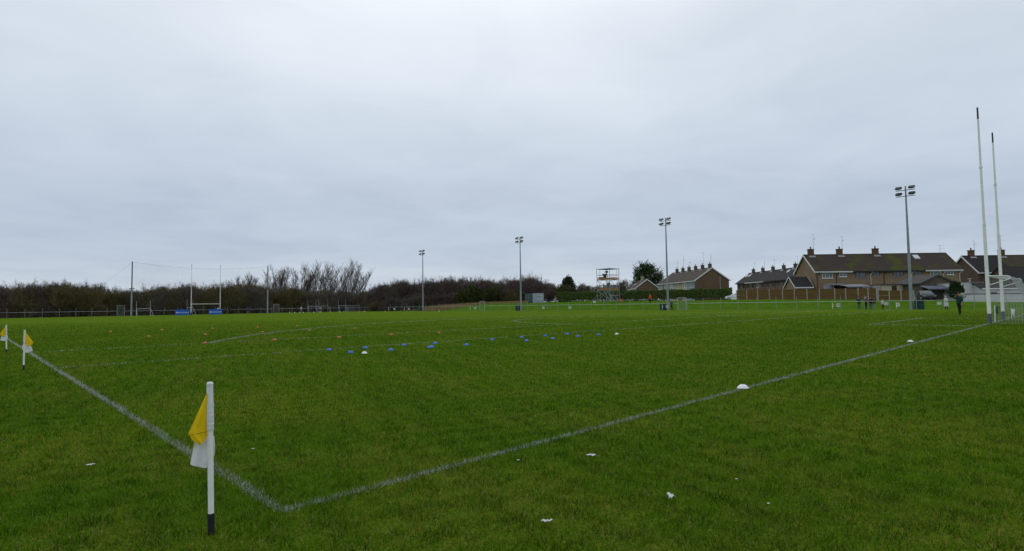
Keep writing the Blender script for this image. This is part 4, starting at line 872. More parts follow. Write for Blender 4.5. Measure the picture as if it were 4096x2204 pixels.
# B: coloured terrace receding behind the hedge, brick gable to the pitch
P0, P1 = DV(2636, 160), DV(2783, 136); dB = P1-P0; aB = math.atan2(dB.y, dB.x); LB = dB.length; uB = LB/6; bB = 1.55; eB = uz(2779, 1122, 136)+.12-bB; rB = uz(2850, 1068.7, 136)-bB
cols = [('grey_render', (.30, .31, .34)), ('cream_render', (.55, .52, .42)), ('white_render', (.62, .63, .64)), ('yellow_render', (.58, .45, .20)), ('cream_white_render', (.62, .60, .50)), ('blue_grey_render', (.36, .42, .50))]
nmB = ['grey', 'cream', 'white', 'pale yellow', 'cream white', 'pale blue']
for i in range(6):
    wm = wallmat(cols[i][0], cols[i][1], tuple(x*.85 for x in cols[i][1]))
    h_ = house('terraced house with %s front%s' % (nmB[i], ' and a big brown brick gable' if i == 5 else ' in the coloured row behind the hedge'), P0, aB, i*uB, uB, 8.6, eB, rB, wm, ROOFB, [(.7, 1.5, eB-1.7, eB-.45), (uB-1.75, uB-.95, eB-1.7, eB-.45)], [(uB-.9, .80)], i == 0, i == 5, 'coloured terrace behind the hedge', [(uB-.3, 4.3, rB+.6, (2.6, 3.6, 1.6, .9, 3.4, 2.6)[i], (1, 1, 0, 1, 0, 1)[i])] if i != 3 else [], [(uB-.1, BLACK)], zb=bB, chm=CHIMB, cw=.28)
    if i == 5:
        MB().prism([(0.003, -1.5), (8.597, -1.5), (8.597, eB), (4.3, rB-.15), (0.003, eB)], 'x', uB, uB+.04).build('gable_wall', BRICKB, h_); MB().tube((uB+.10, 6.3, -1), (uB+.10, 6.3, eB+.9), .06, .06, 6).build('soil_pipe', GALVL, h_)
# C: terrace behind the timber fence
P0, P1 = DV(2951, 160), DV(3205, 128); dC = P1-P0; aC = math.atan2(dC.y, dC.x); LC = dC.length; uC = LC/6; bC = 1.5; eC = uz(2951, 1133, 158)+.1-bC; rC = uz(3090, 1081, 147)-bC
labC = ['end house with two skylights in the dark roofed terrace', 'house with white gutter in the dark roofed terrace', 'house with pale window in the dark roofed terrace', 'house with pink brick front in the dark roofed terrace', 'house with one skylight beside the tan gable', 'house mostly hidden behind the tan gable']
for i in range(6):
    house(labC[i], P0, aC, i*uC, uC, 7.6, eC, rC, BRICKC, ROOFN, [(.6, 1.9, eC-1.7, eC-.35, FRW if i in (2,) else FRB), (uC-2.1, uC-.8, eC-1.7, eC-.35, FRB)], [(uC*.42, .85)], i == 0, i == 5, 'dark roofed terrace beyond the timber fence', [(uC*.6, 3.8, rC+.4, 2.4, (0, 1)[i % 2])] if i in (0, 1, 2, 4) else [], [(uC-.1, BLACK)], [(.5, .6, .8), (2.2, .6, .8)] if i == 0 else [(.8, .62, .8)] if i == 4 else (), chm=CHIMB, cw=.28, zb=bC, fascia=FRW if i in (1, 2) else DSTEEL, verge=DSTEEL)
# A: small house left of the coloured terrace
P0, P1 = DV(2506, 192), DV(2546, 172); dA = P1-P0; aA = math.atan2(dA.y, dA.x); LA = dA.length; bA = 1.5; eA = uz(2545, 1152, 172)+.1-bA; rA = uz(2593, 1116, 172)-bA
CHL = wallmat('cream_chimney_render', (.42, .38, .28), (.33, .30, .22))
hA_ = house('house with brown brick gable and two skylights below the cypress tree', P0, aA, 0, LA, 6.6, eA, rA, wallmat('pale_front_render', (.5, .5, .48), (.42, .42, .4)), ROOFB, [(1.5, 2.7, eA-1.5, eA-.3), (4.2, 5.6, eA-1.5, eA-.3), (LA-4.4, LA-3, eA-1.5, eA-.3), (LA-2.2, LA-1, eA-1.5, eA-.3)], [(LA*.12, 1.0), (LA*.62, 1.1)], True, True, None, [(LA*.7, 3.3, rA, 1.5, 0)], [], [(LA*.2, .45, .9), (LA*.4, .45, .9)], zb=bA, name='gable_house', chm=CHL)
MB().prism([(0.003, -1.5), (6.597, -1.5), (6.597, eA), (3.3, rA-.15), (0.003, eA)], 'x', LA, LA+.04).build('gable_wall', BRICKB, hA_)

# outbuildings in front of the brown terrace
def shed(name, label, O, ang, L, D, eave, ridge, wm, rm, along='x', zb=1.2, verge=FRW, extra=None, fascia=FRW):
    """gable shed; along='x' ridge runs left-right, 'y' ridge runs away"""
    o = thing(name, label, 'outbuilding', (O.x, O.y, zb), ang)
    if along == 'x': L_, D_ = L, D; T = lambda x, y, z: (x, y, z)
    else: L_, D_ = D, L; T = lambda x, y, z: (y, x, z)
    def add(vs_, fs, nm, m): return MB().add([T(*v) for v in vs_], fs).build(nm, m, o)
    six = [(0, 3, 2, 1), (4, 5, 6, 7), (0, 1, 5, 4), (1, 2, 6, 5), (2, 3, 7, 6), (3, 0, 4, 7)]
    pr = [(0, -1), (D_, -1), (D_, eave), (D_/2, ridge-.08), (0, eave)]; n = 5
    add([(0, p, q) for p, q in pr]+[(L_, p, q) for p, q in pr], [(i, (i+1) % n, n+(i+1) % n, n+i) for i in range(n)]+[(4, 3, 2, 1, 0), (5, 6, 7, 8, 9)], 'wall', wm)
    sl = (ridge-eave)/(D_/2); ov = .25
    for s in (0, 1):
        ys, ye = (-ov, D_/2) if s == 0 else (D_+ov, D_/2+.002); zs = eave-ov*sl+.02; ze = ridge-.06; a, b = -.2, L_+.2
        add([(a, ys, zs), (b, ys, zs), (b, ye, ze), (a, ye, ze), (a, ys, zs+.1), (b, ys, zs+.1), (b, ye, ze+.1), (a, ye, ze+.1)], six, 'roof', rm)
        add([(a, ys-.03 if s == 0 else ys+.003, zs-.1), (b, ys-.03 if s == 0 else ys+.003, zs-.1), (b, ys-.003 if s == 0 else ys+.03, zs-.1), (a, ys-.003 if s == 0 else ys+.03, zs-.1), (a, ys-.03 if s == 0 else ys+.003, zs+.09), (b, ys-.03 if s == 0 else ys+.003, zs+.09), (b, ys-.003 if s == 0 else ys+.03, zs+.09), (a, ys-.003 if s == 0 else ys+.03, zs+.09)], six, 'fascia', fascia)
        for x in (a-.035, b+.003):
            add([(x, ys, zs-.1), (x+.03, ys, zs-.1), (x+.03, ye, ze-.1), (x, ye, ze-.1), (x, ys, zs+.13), (x+.03, ys, zs+.13), (x+.03, ye, ze+.13), (x, ye, ze+.13)], six, 'bargeboard', verge)
    if extra: extra(o)
    return o
# brick shed with black roof in front of the gable (its own gable faces left)
OS = DV(3184, 98.6); bS = 1.3; eS = uz(3186, 1146, 98.6)-bS; rS = uz(3163, 1108, 100.5)-bS
shed('brick_shed', 'small brick shed with black tiled roof and white bargeboards beside the tan gable', OS, CAMAZ, 2.9, 3.8, eS, rS, BRICKD, ROOFN, 'x', bS)
OG = DV(3686, 88); bG = 1.1; eG = uz(3686, 1133, 88)-bG; rG = uz(3752, 1099, 88)-bG; BRG = wallmat('brown_rendered_garage', (.125, .105, .075), (.095, .08, .058))
shed('garage', 'brown garage with a wide dark gable roof in front of the terrace', OG, CAMAZ, 5.3, 6.0, eG, rG, BRG, roofmat('slate_roof', (.050, .046, .044)), 'y', bG, DSTEEL, None, DSTEEL)
# lean-to carport roofs
CORR = mat('grey_corrugated_sheet', (.14, .15, .17), (.20, .21, .23), .6, 3, metal=.1); 
def lean_to(label, p0, p1, v, ytop, drop, dep, m, zb=1.2, posts=True, walls=None, cat='shelter'):
    A = DV(p0, v); wd = (DV(p1, v)-A).dot(RH); zt = uz(p0, ytop, v)-zb; o = thing('lean_to', label, cat, (A.x, A.y, zb), CAMAZ); K = max(3, int(wd/.55))
    for k in range(K):
        a, b = k*wd/K, (k+1)*wd/K-.012; MB().add([(a, 0, zt-drop), (b, 0, zt-drop), (b, dep, zt), (a, dep, zt), (a, 0, zt-drop+.05), (b, 0, zt-drop+.05), (b, dep, zt+.05), (a, dep, zt+.05)], [(0, 3, 2, 1), (4, 5, 6, 7), (0, 1, 5, 4), (1, 2, 6, 5), (2, 3, 7, 6), (3, 0, 4, 7)]).build('roof_sheet', m, o)
    MB().box(0, wd, -.035, -.004, zt-drop-.12, zt-drop+.06).build('fascia', m, o)
    for x in np.linspace(.06, wd-.06, max(2, int(wd/2.2)+1)): MB().box(float(x)-.05, float(x)+.05, .03, .13, -1.0, zt-drop-.004).build('post', DSTEEL, o)
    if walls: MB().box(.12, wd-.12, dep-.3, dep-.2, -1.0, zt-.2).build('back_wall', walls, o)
    return o
lean_to('low lean-to with pale sheet roof in front of the end house', 3331, 3392, 94, 1135, .12, 2.2, mat('pale_sheet_roof', (.26, .27, .28), (.18, .19, .20), .6, 2), walls=BLACK)  # back wall coloured black for the shade under the roof
lean_to('low lean-to with grey corrugated roof sloping down behind the timber fence', 3393, 3490, 92, 1137, .42, 2.6, CORR, walls=BLACK)  # black back wall again stands in for the dark beneath the sheets
lean_to('canopy with blue grey slatted roof in front of the brown garage', 3716, 3822, 85, 1143, .50, 1.8, mat('blue_grey_canopy', (.085, .095, .14), (.06, .068, .10), .5, 2), zb=1.0, walls=BRG)
# cream garage
OCg = DV(3530, 92); wCg = (DV(3634, 92)-OCg).dot(RH); zc0 = 1.2; hc = uz(3530, 1140, 92)-zc0
oc_ = thing('cream_outhouse', 'cream painted flat-roofed outhouse with a brown door behind the low timber fence', 'outbuilding', (OCg.x, OCg.y, zc0), CAMAZ)
MB().box(0, wCg, 0, 3, -1, hc).build('wall', wallmat('cream_wall', (.52, .47, .34), (.45, .41, .29)), oc_); MB().box(-.15, wCg+.15, -.2, 3.2, hc+.003, hc+.12).build('roof', DSTEEL, oc_); MB().box(1.6, 2.4, -.04, -.003, -.5, hc-.15).build('door', FRB, oc_); MB().box(wCg-.7, wCg-.2, -.04, -.003, -.5, hc-.15).build('window', FRB, oc_)
MB().box(-1.2, -.01, .2, 2.5, -1, hc-.1).build('grey_side_wall', CONC, oc_)
# oil tank and clutter by the end house
def simple(name, label, cat, px, v, zb, parts, rz=0, group=None):
    P = DV(px, v); o = thing(name, label, cat, (P.x, P.y, zb), CAMAZ+rz, group)
    for nm, fn, m in parts: b = MB(); fn(b); b.build(nm, m, o)
    return o
TANK = mat('pale_blue_tank', (.20, .28, .36), (.15, .22, .29), .5, 2)
simple('oil_tank', 'pale blue grey oil tank standing against the end house', 'tank', 3281, 95.5, 1.2, [('body', lambda b: b.prism([(0, .02), (1.1, .02), (1.2, .3), (1.2, 1.5), (1.0, 1.75), (.2, 1.75), (0, 1.5), (-.1, .3)], 'y', 0, 1.4), TANK), ('cap', lambda b: b.tube((.6, .7, 1.75), (.6, .7, 1.86), .14, .14, 10), BLACK)])
simple('low_wall', 'low grey blue block wall behind the timber fence', 'wall', 3300, 94.5, 1.2, [('wall', lambda b: b.box(0, 1.6, 0, .2, 0, uz(3300, 1142, 94.5)-1.2), mat('grey_blue_block', (.28, .30, .36), None, .9, 3)), ('coping', lambda b: b.box(-.03, 1.63, -.03, .23, uz(3300, 1142, 94.5)-1.197, uz(3300, 1142, 94.5)-1.13), CONC)])
# white yard wall and garages at the right
WR = wallmat('white_roughcast', (.64, .64, .64), (.52, .52, .53))
yw = thing('white_yard_wall', 'long low white wall with dark coping behind the goal', 'wall', (*DV(3846, 78).xy, .55), CAMAZ); LW_ = 26; hW = uz(3846, 1178, 78)-.55
for k in range(8): MB().box(k*LW_/8, (k+1)*LW_/8-.006, 0, .22, -.8, hW).build('wall_panel', WR, yw); MB().box(k*LW_/8, (k+1)*LW_/8-.006, -.04, .26, hW+.002, hW+.09).build('coping', DSTEEL, yw)
og_ = thing('white_garage', 'white flat-topped garage with tiled parapet left of the goal posts', 'outbuilding', (*DV(3852, 83).xy, .6), CAMAZ); hg = uz(3852, 1132, 83)-.6; wg = (DV(3938, 83)-DV(3852, 83)).dot(RH)
MB().box(0, wg, 0, 5, -.8, hg).build('wall', WR, og_); MB().box(-.06, wg+.06, -.06, 5.06, hg+.002, hg+.1).build('parapet', CONC, og_); MB().tube((wg*.52, .6, hg+.1), (wg*.52, .6, hg+.6), .10, .10, 10).build('flue', GALVL, og_); MB().box(wg*.5-.18, wg*.5+.22, .45, .75, hg+.602, hg+.68).build('flue_cap', GALVL, og_)
O2 = DV(3930, 81.5); e2 = uz(3930, 1152, 81.5)-.6
shed('white_garage', 'white garage with dark pitched roof behind the goal net', O2, CAMAZ, 13, 3.4, e2, e2+.95, WR, ROOFN, 'x', .6, DSTEEL, lambda o: [MB().box(x, x+.9, -.03, -.003, .6, 1.6).build('window', FRB, o) for x in (1.2, 6.0)])
O3 = DV(4062, 97); e3 = uz(4062, 1122, 97)-.8
shed('rear_extension', 'black tiled rear extension of the dark brick terrace', O3, CAMAZ, 10, 6, e3, e3+2.6, BRICKE, ROOFN, 'x', .8, DSTEEL, None, DSTEEL)
MB_l = thing('roof_ladder', 'pale ladder lying on the dark roof behind the goal posts', 'ladder', (*DV(4028, 104.5).xy, uz(4028, 1092, 104.5)), CAMAZ); MB_l.rotation_euler = (-.85, .12, CAMAZ)
for x in (0, .55): MB().box(x, x+.07, 0, .06, 0, 2.0).build('rail', GALVL, MB_l)
for k in range(5): MB().box(.071, .549, .01, .05, .2+k*.4, .26+k*.4).build('rung', GALVL, MB_l)
P = DV(3826, 80); evergreen('conifer_bush', 'drooping dark conifer bush behind the person carrying a camera', P, uz(3826, 1130, 80)-H(P.x, P.y), 0.85, CYP, 61, 1500, .15, True, .5)

# ------------------------------------------------------------------ timber fence with concrete posts
def timber(name, label, pts, hs, top_cap=True, concrete=True):
    """pts: list of world points with ground; hs: height"""
    o = thing(name, label, 'fence', gz(pts[0]))
    b0 = Vector(o.location)
    for i, p in enumerate(pts):
        q = gz(p)-b0; m_ = CONC if concrete else BROWNT; h = hs[i]
        b = MB(); b.box(q.x-.07, q.x+.07, q.y-.07, q.y+.07, q.z-.3, q.z+h+.08); b.build('post', m_, o)
    for i in range(len(pts)-1):
        A, B = gz(pts[i])-b0, gz(pts[i+1])-b0; d = (B-A); L = d.length; d = d/L; h = (hs[i]+hs[i+1])/2
        for k in range(2):
            z0, z1 = (.03, h*.48) if k == 0 else (h*.48+.02, h); dz = random.uniform(-.02, .02)
            a, b = A+d*.09+Vector((0, 0, (z0+z1)/2+dz)), B-d*.09+Vector((0, 0, (z0+z1)/2+dz)); pn = MB().beam(a, b, .045, z1-z0).build('panel', BROWNT, o)
            a2 = a+Vector((0, 0, (z1-z0)/2-.05)); b2 = b+Vector((0, 0, (z1-z0)/2-.05)); nrm = Vector((d.y, -d.x, 0)).normalized(); nrm = nrm if nrm.dot(FH) < 0 else -nrm
            MB().beam(a2+nrm*.045, b2+nrm*.045, .04, .08).build('batten', BROWNT, pn)
            for sx_ in np.linspace(.12, .88, 6):
                c = a.lerp(b, float(sx_)); MB().beam(c+nrm*.034+Vector((0, 0, -(z1-z0)/2+.02)), c+nrm*.034+Vector((0, 0, (z1-z0)/2-.10)), .02, .03, d).build('slat_joint', BROWNT, pn)
pxs_ = [2948, 2988.6, 3032, 3078.7, 3132, 3178.7, 3229.6, 3279, 3340.7, 3384.4, 3434.5, 3474, 3508]
vF = lambda px: lerps(px, [(2948, 109.5), (3032, 105), (3480, 84.5), (3660, 80)])
timber('timber_fence', 'tall brown timber fence with pale concrete posts at the top of the bank', [DV(p, vF(p)) for p in pxs_], [zat(p, lerps(p, [(2948, 1162), (3032, 1160), (3480, 1153)]), DV(p, vF(p)))-H(*DV(p, vF(p)).xy) for p in pxs_])
p2 = [3514, 3558, 3605, 3656]; timber('timber_fence', 'lower brown timber fence right of the spectators', [DV(p, vF(p)) for p in p2], [zat(p, 1162, DV(p, vF(p)))-H(*DV(p, vF(p)).xy) for p in p2])

# ------------------------------------------------------------------ cars
def car(label, P, rz, paint, L=4.2, group='parked cars'):
    o = thing('parked_car', label, 'car', P, rz, group); h = 1.45; w_ = 1.72
    prof = [(-L/2, .35), (-L/2, .62), (-L/2+.12, .80), (-L/2+.95, .92), (-L/2+1.7, h-.06), (-L/2+2.0, h), (L/2-1.3, h-.02), (L/2-.45, .98), (L/2-.08, .90), (L/2, .6), (L/2-.02, .35), (L/2-.3, .28), (-L/2+.3, .28)]
    n = len(prof); vs_ = []
    for y, s in ((-w_/2, .0), (-w_/2+.08, 1), (w_/2-.08, 1), (w_/2, 0)):
        for x, z in prof: vs_.append((x*(1 if s else .985), y*(1 if z < .95 else .86), z-(0 if s else (.03 if z > .5 else -.03))))
    fs = [(j*n+i, j*n+(i+1) % n, (j+1)*n+(i+1) % n, (j+1)*n+i) for j in range(3) for i in range(n)]+[tuple(range(n-1, -1, -1)), tuple(range(3*n, 4*n))]
    MB().add(vs_, fs).build('body', paint, o, False)
    for s in (-1, 1):
        y = s*(w_/2*.865); q = [(-L/2+1.15, .95), (-L/2+1.75, h-.12), (L/2-1.35, h-.10), (L/2-.7, .97)]
        MB().prism([(a, b) for a, b in q], 'y', y-.012*s, y+.018*s).build('side_window', GLASS, o)
        for x in (-L/2+.78, L/2-.78):
            wh = MB().tube((x, s*(w_/2-.16), .31), (x, s*(w_/2+.015), .31), .31, .31, 18).build('wheel', BLACK, o); MB().tube((x, s*(w_/2+.0151), .31), (x, s*(w_/2+.03), .31), .19, .17, 12).build('rim', GALVL, wh)
        MB().box(-L/2-.012, -L/2+.08, s*.62-.16, s*.62+.16, .60, .72).build('headlight', LAMPM, o)
    MB().add([(-L/2+1.0, -.66, .95), (-L/2+1.0, .66, .95), (-L/2+1.68, .60, h-.08), (-L/2+1.68, -.60, h-.08), (-L/2+.97, -.66, .97), (-L/2+.97, .66, .97), (-L/2+1.65, .6, h-.05), (-L/2+1.65, -.6, h-.05)], [(0, 1, 2, 3), (7, 6, 5, 4), (0, 4, 5, 1), (1, 5, 6, 2), (2, 6, 7, 3), (3, 7, 4, 0)]).build('windscreen', GLASS, o)
CARW = mat('white_car_paint', (.72, .73, .75), (.66, .67, .69), .25, 2, spec=.5); CARD = mat('dark_car_paint', (.012, .015, .02), (.018, .02, .026), .25, 2, spec=.5)
hd = math.atan2(HB.y-HA.y, HB.x-HA.x)
car('white parked car glimpsed under the hedge beside the scaffold tower', gz(DV(2526, 140)), hd, CARW); car('white parked car glimpsed under the hedge near the orange-jacketed steward', gz(DV(2580, 138)), hd, CARW)
car('white parked car in the gap between the hedge and the timber fence', gz(DV(2944, 118)), hd+.2, CARW)
car('dark parked car behind the fence below the brown garage', gz(DV(3700, 84)), CAMAZ+math.pi/2-.35, CARD)

# ------------------------------------------------------------------ people
SKIN = mat('skin', (.42, .24, .17), (.36, .20, .14), .6, 6)
def cloth(nm, c): return mat('clothes_'+nm, c, tuple(x*.7 for x in c), .9, 6)
def person(label, loc, rz, h=1.75, top='navy', legs='dark', hair=(.04, .03, .02), pose='stand', hat=None, coat=False, group=None, shorts=False):
    o = thing('person', label, 'person', loc, rz, group); k = h/1.75
    ar = {'stand': ((.24, .02, 1.14), (.25, -.06, .90)), 'fold': ((.25, -.03, 1.14), (.06, -.26, 1.14)), 'lean': ((.26, -.16, 1.18), (.16, -.40, 1.10)), 'pocket': ((.29, .06, 1.14), (.20, -.10, .95)), 'face': ((.26, -.18, 1.22), (.10, -.20, 1.50)), 'run': ((.27, .10, 1.16), (.24, -.18, 1.05))}[pose]
    J = {}; E_ = []; R_ = {}; T = {}
    def j(n, p, r, t, par=None):
        J[n] = p; R_[n] = r; T[n] = t
        if par: E_.append((par, n))
    j('pelvis', (0, 0, .97), .135, 'leg'); j('waist', (0, 0, 1.10), .125, 'top', 'pelvis'); j('chest', (0, -.01, 1.30), .155, 'top', 'waist'); j('neck', (0, 0, 1.47), .062, 'skin', 'chest'); j('jaw', (0, -.03, 1.56), .078, 'skin', 'neck'); j('head', (0, -.005, 1.65), .098, 'skin', 'jaw'); j('crown', (0, .005, 1.71), .075, 'skin', 'head'); j('nose', (0, -.118, 1.60), .014, 'skin', 'head')
    for s, q in ((-1, 'l'), (1, 'r')):
        e, hd_ = ar; 
        if pose == 'face' and s > 0: e, hd_ = (.27, .0, 1.16), (.27, -.10, .92)
        if pose == 'run' and s > 0: e, hd_ = (.26, -.12, 1.18), (.20, .12, 1.05)
        j('sh'+q, (s*.175, 0, 1.405), .078, 'top', 'chest'); j('el'+q, (s*e[0], e[1], e[2]), .054, 'top', 'sh'+q); wr = Vector((s*hd_[0], hd_[1], hd_[2])); el_ = Vector((s*e[0], e[1], e[2])); d = (wr-el_).normalized()
        j('wr'+q, tuple(wr), .036, 'skin' if not coat else 'top', 'el'+q); pa = wr+d*.06; j('pa'+q, tuple(pa), .036, 'skin', 'wr'+q)
        sd_ = d.cross(Vector((0, 1, 0.2))).normalized()
        for f in range(4): off = (f-1.5)*.022; L_ = (.07, .085, .08, .062)[f]; kn = pa+d*.045+sd_*off; j('k%d%s' % (f, q), tuple(kn), .010, 'skin', 'pa'+q); j('f%d%s' % (f, q), tuple(kn+d*L_*.7+Vector((0, -.02, -.01))), .008, 'skin', 'k%d%s' % (f, q))
        j('th'+q, tuple(wr+d*.03+sd_*s*.05+Vector((0, -.02, 0))), .010, 'skin', 'wr'+q)
        st = {'run': .22, 'stand': .02, 'face': .10}.get(pose, .03)*s
        j('hip'+q, (s*.095, 0, .90), .105, 'leg', 'pelvis'); j('kn'+q, (s*.105, -.02-st*.8, .50), .068, 'skin' if shorts else 'leg', 'hip'+q); j('an'+q, (s*.11, .02-st, .09), .046, 'skin' if shorts else 'leg', 'kn'+q); j('to'+q, (s*.13, -.14-st, .035), .036, 'shoe', 'an'+q)
    names = list(J); me = bpy.data.meshes.new('body'); me.from_pydata([tuple(Vector(J[n])*k) for n in names], [(names.index(a), names.index(b)) for a, b in E_], [])
    tmp = bpy.data.objects.new('tmp', me); COL.objects.link(tmp); tmp.modifiers.new('s', 'SKIN'); sv = me.skin_vertices[0].data
    for i, n in enumerate(names): sv[i].radius = (R_[n]*k*(1.18 if n in ('waist', 'chest', 'pelvis') else 1), R_[n]*k*(.82 if n in ('waist', 'chest', 'pelvis') else 1)); sv[i].use_root = n == 'pelvis'
    ss = tmp.modifiers.new('u', 'SUBSURF'); ss.levels = 1; ss.render_levels = 1
    bm_ = bpy.data.meshes.new_from_object(tmp.evaluated_get(bpy.context.evaluated_depsgraph_get())); bpy.data.objects.remove(tmp); bpy.data.meshes.remove(me)
    bm_.materials.clear(); ms_ = {'top': cloth(top, PAL[top]), 'leg': cloth(legs, PAL[legs]), 'skin': SKIN, 'shoe': BLACK}; order = list(ms_)
    for t in order: bm_.materials.append(ms_[t])
    segs = [(Vector(J[a])*k, Vector(J[b])*k, a, b) for a, b in E_]; mi = []
    for p in bm_.polygons:
        c = p.center; best = None
        for a, b, na, nb in segs:
            d = b-a; t = max(0, min(1, (c-a).dot(d)/max(1e-9, d.length_squared))); dd = (c-a-d*t).length-(R_[na]*(1-t)+R_[nb]*t)*k
            if best is None or dd < best[0]: best = (dd, T[na] if t < .5 else T[nb])
        mi.append(order.index(best[1]))
    bm_.polygons.foreach_set('material_index', mi); bm_.polygons.foreach_set('use_smooth', [True]*len(mi)); link('body', bm_, o)
    hm = mat('hair_%d_%d' % (int(hair[0]*1000), int(hair[2]*1000)), hair, None, .9, 9)
    hp = MB(); hp.lathe([(.098*k, 1.655*k), (.107*k, 1.69*k), (.098*k, 1.745*k), (.062*k, 1.785*k), (.02*k, 1.797*k)], 14, (0, .012*k, 0)); hp.build('hair' if not hat else 'hat', hm if not hat else cloth(hat, PAL[hat]), o, True)
    for s in (-1, 1): MB().lathe([(.004, 1.622*k), (.012, 1.63*k), (.012, 1.637*k), (.004, 1.645*k)], 8, (s*.035*k, -.095*k, 0)).build('eye', BLACK, o)
    for s in (-1, 1): MB().lathe([(.006, 1.585*k), (.018, 1.60*k), (.02, 1.63*k), (.008, 1.65*k)], 8, (s*.098*k, 0, 0)).build('ear', SKIN, o)
    if coat: MB().lathe([(.25*k, .42*k), (.245*k, .7*k), (.21*k, 1.0*k), (.215*k, 1.25*k), (.185*k, 1.41*k), (.10*k, 1.48*k)], 16).build('coat', cloth(top, PAL[top]), o, True)
    else: MB().lathe([(.185*k, .90*k), (.19*k, .97*k), (.178*k, 1.1*k), (.19*k, 1.28*k), (.165*k, 1.41*k), (.08*k, 1.475*k)], 16).build('jacket', cloth(top, PAL[top]), o, True)
    return o
PAL = {'navy': (.028, .042, .085), 'dark': (.014, .014, .017), 'denim': (.06, .10, .19), 'maroon': (.085, .035, .045), 'lightgrey': (.30, .31, .33), 'white': (.62, .62, .62), 'orange': (.75, .09, .015), 'darkgreen': (.010, .055, .050), 'camo': (.055, .060, .050), 'purple': (.05, .025, .12), 'blue': (.02, .05, .20), 'black': (.008, .008, .009), 'sand': (.40, .30, .16), 'redmar': (.10, .015, .02)}
FACE = CAMAZ                                       # facing the camera
def side_pos(px, X=FX+.55): p = onX(px, X); return (p.x, p.y, H(p.x, p.y))
person('spectator in navy coat and blue jeans leaning on the side fence', side_pos(3436), -math.pi/2, 1.78, 'navy', 'denim', hat='black', pose='lean')
person('grey-haired spectator in maroon and black at the side fence', side_pos(3463), -math.pi/2-.3, 1.72, 'maroon', 'dark', hair=(.45, .42, .40), pose='fold')
person('spectator in black top and blue jeans in the group at the side fence', side_pos(3483), -math.pi/2+.2, 1.74, 'black', 'denim', pose='fold')
person('spectator in black top and light grey trousers in the group at the side fence', side_pos(3497), -math.pi/2, 1.66, 'black', 'lightgrey', pose='lean')
person('child in white shirt and dark red trousers standing at the side fence', side_pos(3530, FX-.5), FACE+.3, 1.38, 'white', 'redmar', hat='sand', pose='fold')
person('umpire in a long white coat and white hat near the side fence', side_pos(3784, FX-1.2), FACE, 1.68, 'white', 'dark', hat='white', pose='fold', coat=True)
person('person in dark camouflage top beside the second floodlight mast', side_pos(2686, FX-.3), FACE+.4, 1.72, 'camo', 'dark', hat='black', pose='fold')
P = gz(DV(2601, 108)); person('steward in a bright orange jacket standing on the bank', P, FACE-.5, 1.80, 'orange', 'dark', hair=(.10, .08, .07), pose='stand')
cp = G(3840, 1260); CPZ = FACE-1.35
person('person in dark green jacket and black trousers walking with a shoulder camera', cp, CPZ, 1.80, 'darkgreen', 'black', pose='face')
def locpt(o, z, x, y): c, s = math.cos(z), math.sin(z); return (o.x+c*x-s*y, o.y+s*x+c*y)
ocm = thing('shoulder_camera', 'black video camera carried on the shoulder of the person in dark green', 'camera', (*locpt(cp, CPZ, -.15, -.02), 1.56), CPZ)
MB().box(-.07, .07, -.22, .22, -.005, .20).build('body', BLACK, ocm); MB().tube((0, -.22, .09), (0, -.52, .09), .05, .065, 10).build('lens', BLACK, ocm); MB().box(-.03, .03, -.1, .12, .202, .25).build('handle', BLACK, ocm)
opr = thing('parabolic_reflector', 'round pale dish with dark rim held behind the person in dark green', 'dish', (*locpt(cp, CPZ, -.02, .32), 1.28), FACE-.9)
dm = MB(); prof = [(.02, 0), (.10, .012), (.16, .035), (.21, .07), (.24, .105)]; n = 24
dm.v = [(r*math.cos(2*math.pi*i/n), z, r*math.sin(2*math.pi*i/n)+.28) for r, z in prof for i in range(n)]; dm.f = [(j_*n+i, j_*n+(i+1) % n, (j_+1)*n+(i+1) % n, (j_+1)*n+i) for j_ in range(4) for i in range(n)]; dm.m = [0]*len(dm.f)
dmo = dm.build('bowl', mat('clear_dish_plastic', (.55, .55, .53), (.45, .45, .44), .3, 5, trans=.4), opr, True); dmo.modifiers.new('t', 'SOLIDIFY').thickness = .006
MB().path([(.24*math.cos(2*math.pi*i/24), .105, .24*math.sin(2*math.pi*i/24)+.28) for i in range(25)], .014, 6).build('rim', BLACK, opr); MB().tube((0, -.005, .28), (.0, .14, -.15), .016, .016, 6).build('handle', BLACK, opr)
person('camera operator in black seated gear on the upper platform', at_tower(.4, .1, z2_+.052), -math.pi/2, 1.2, 'black', 'dark', pose='lean') if 0 else None
person('broad person in black jacket on the lower scaffold platform', at_tower(-.25, -.55, z1_+.052), -math.pi/2-.3, 1.72, 'black', 'dark', pose='lean')
person('person in black hat beside the broad person on the lower scaffold platform', at_tower(-.2, -.12, z1_+.052), -math.pi/2+.3, 1.70, 'black', 'dark', hat='black', pose='fold')
person('shorter person in black on the lower scaffold platform', at_tower(-.3, .95, z1_+.052), -math.pi/2, 1.35, 'black', 'dark', pose='fold')
person('person in dark clothes at the stairs of the scaffold tower', gz(Vector((TP.x+2.1, TP.y-2.0, 0))), 1.2, 1.80, 'black', 'dark', pose='stand')
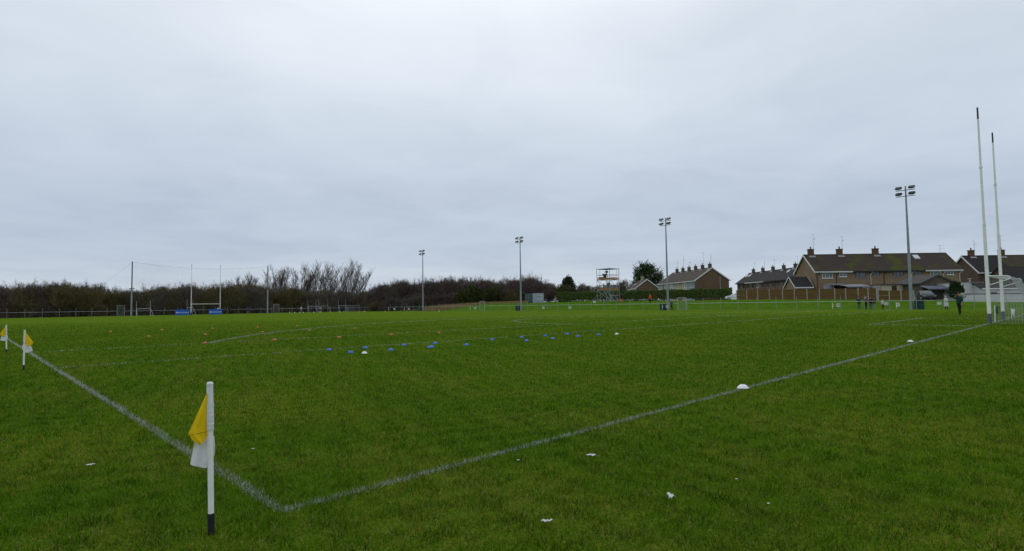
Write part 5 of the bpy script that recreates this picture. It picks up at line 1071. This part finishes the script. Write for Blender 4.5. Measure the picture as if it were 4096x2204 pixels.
for px, y, h, t, l, ps, sh, lb in ((901, 153.2, 1.7, 'navy', 'dark', 'run', False, 'distant player in navy right of the far goal'), (918, 153.4, 1.72, 'black', 'dark', 'stand', False, 'distant person in black right of the far goal'), (990, 153.0, 1.72, 'blue', 'purple', 'run', True, 'distant player in blue shirt and shorts by the end fence'), (724, 152.8, 1.74, 'purple', 'dark', 'stand', False, 'distant person in purple behind the left blue board'), (872, 152.8, 1.85, 'white', 'dark', 'stand', False, 'distant person in white behind the right blue board'), (1204, 150.5, 1.75, 'white', 'purple', 'run', True, 'distant player in white shorts near the scattered balls'), (1190, 153.4, 1.75, 'navy', 'dark', 'stand', False, 'distant person in navy at the end fence near the training goals'), (1283, 155.1, 1.7, 'lightgrey', 'dark', 'stand', False, 'distant person in grey behind the training goals'), (1427, 153.2, 1.7, 'black', 'dark', 'stand', False, 'distant person in black beside the wire mesh panel')):
    p = onY(px, y); person(lb, (p.x, p.y, 0), random.uniform(-.6, .6), h, t, l, pose=ps, shorts=sh)

# ------------------------------------------------------------------ litter
PAPER = mat('white_tissue', (.80, .80, .80), (.70, .70, .70), .8, 20, trans=.2)
def litter(px, py, L, w_, ang, label, seed):
    P = G(px, py); rg = random.Random(seed); mb = MB(); K = 11
    vs_ = []
    for i in range(K):
        t = i/(K-1); wd = w_*(.25+math.sin(math.pi*min(1, max(.0, t*.94+.03)))**.5*(.45+.7*abs(math.sin(t*6.3+seed)))); z = .032+.10*L*abs(math.sin(t*9+seed))+rg.uniform(0, .06*L)
        for q in range(5): s = q/4-.5; vs_.append(((t-.5)*L+rg.uniform(-.004, .004), s*wd+.1*L*math.sin(t*5+seed), z+.08*L*(q % 2)*rg.uniform(.4, 1.3)))
    mb.add(vs_, [(i*5+q, i*5+q+1, (i+1)*5+q+1, (i+1)*5+q) for i in range(K-1) for q in range(4)])
    o = mb.build('tissue_scrap', PAPER, None, False, (P.x, P.y, 0)); o.rotation_euler = (0, 0, CAMAZ+ang); o.modifiers.new('t', 'SOLIDIFY').thickness = .002; tag(o, label, 'litter', 'white scraps on the grass')
litter(2365, 1838, 0.078, 0.025, .25, 'white crumpled tissue with one end standing up in the grass outside the end line', 1)
litter(2681, 2008, 0.090, 0.028, 1.45, 'white crumpled tissue lying lengthwise in the grass, pointing away', 2)
litter(2187, 2108, 0.066, 0.018, -.12, 'white twisted tissue strip lying flat across the grass', 3)
litter(362, 1875, 0.057, 0.020, .6, 'white scrap of paper on the grass outside the side line', 4)
litter(1012, 1809, .022, .012, .3, 'tiny white scrap inside the pitch beside the corner', 5)
litter(2073, 1856, .022, .012, .2, 'tiny white scrap by the end line', 6)
litter(3074, 2034, .016, .01, .8, 'tiny white scrap on the open grass far outside the end line', 7)
litter(2947, 1934, .014, .009, .1, 'tiny white fleck on the open grass outside the end line', 8)
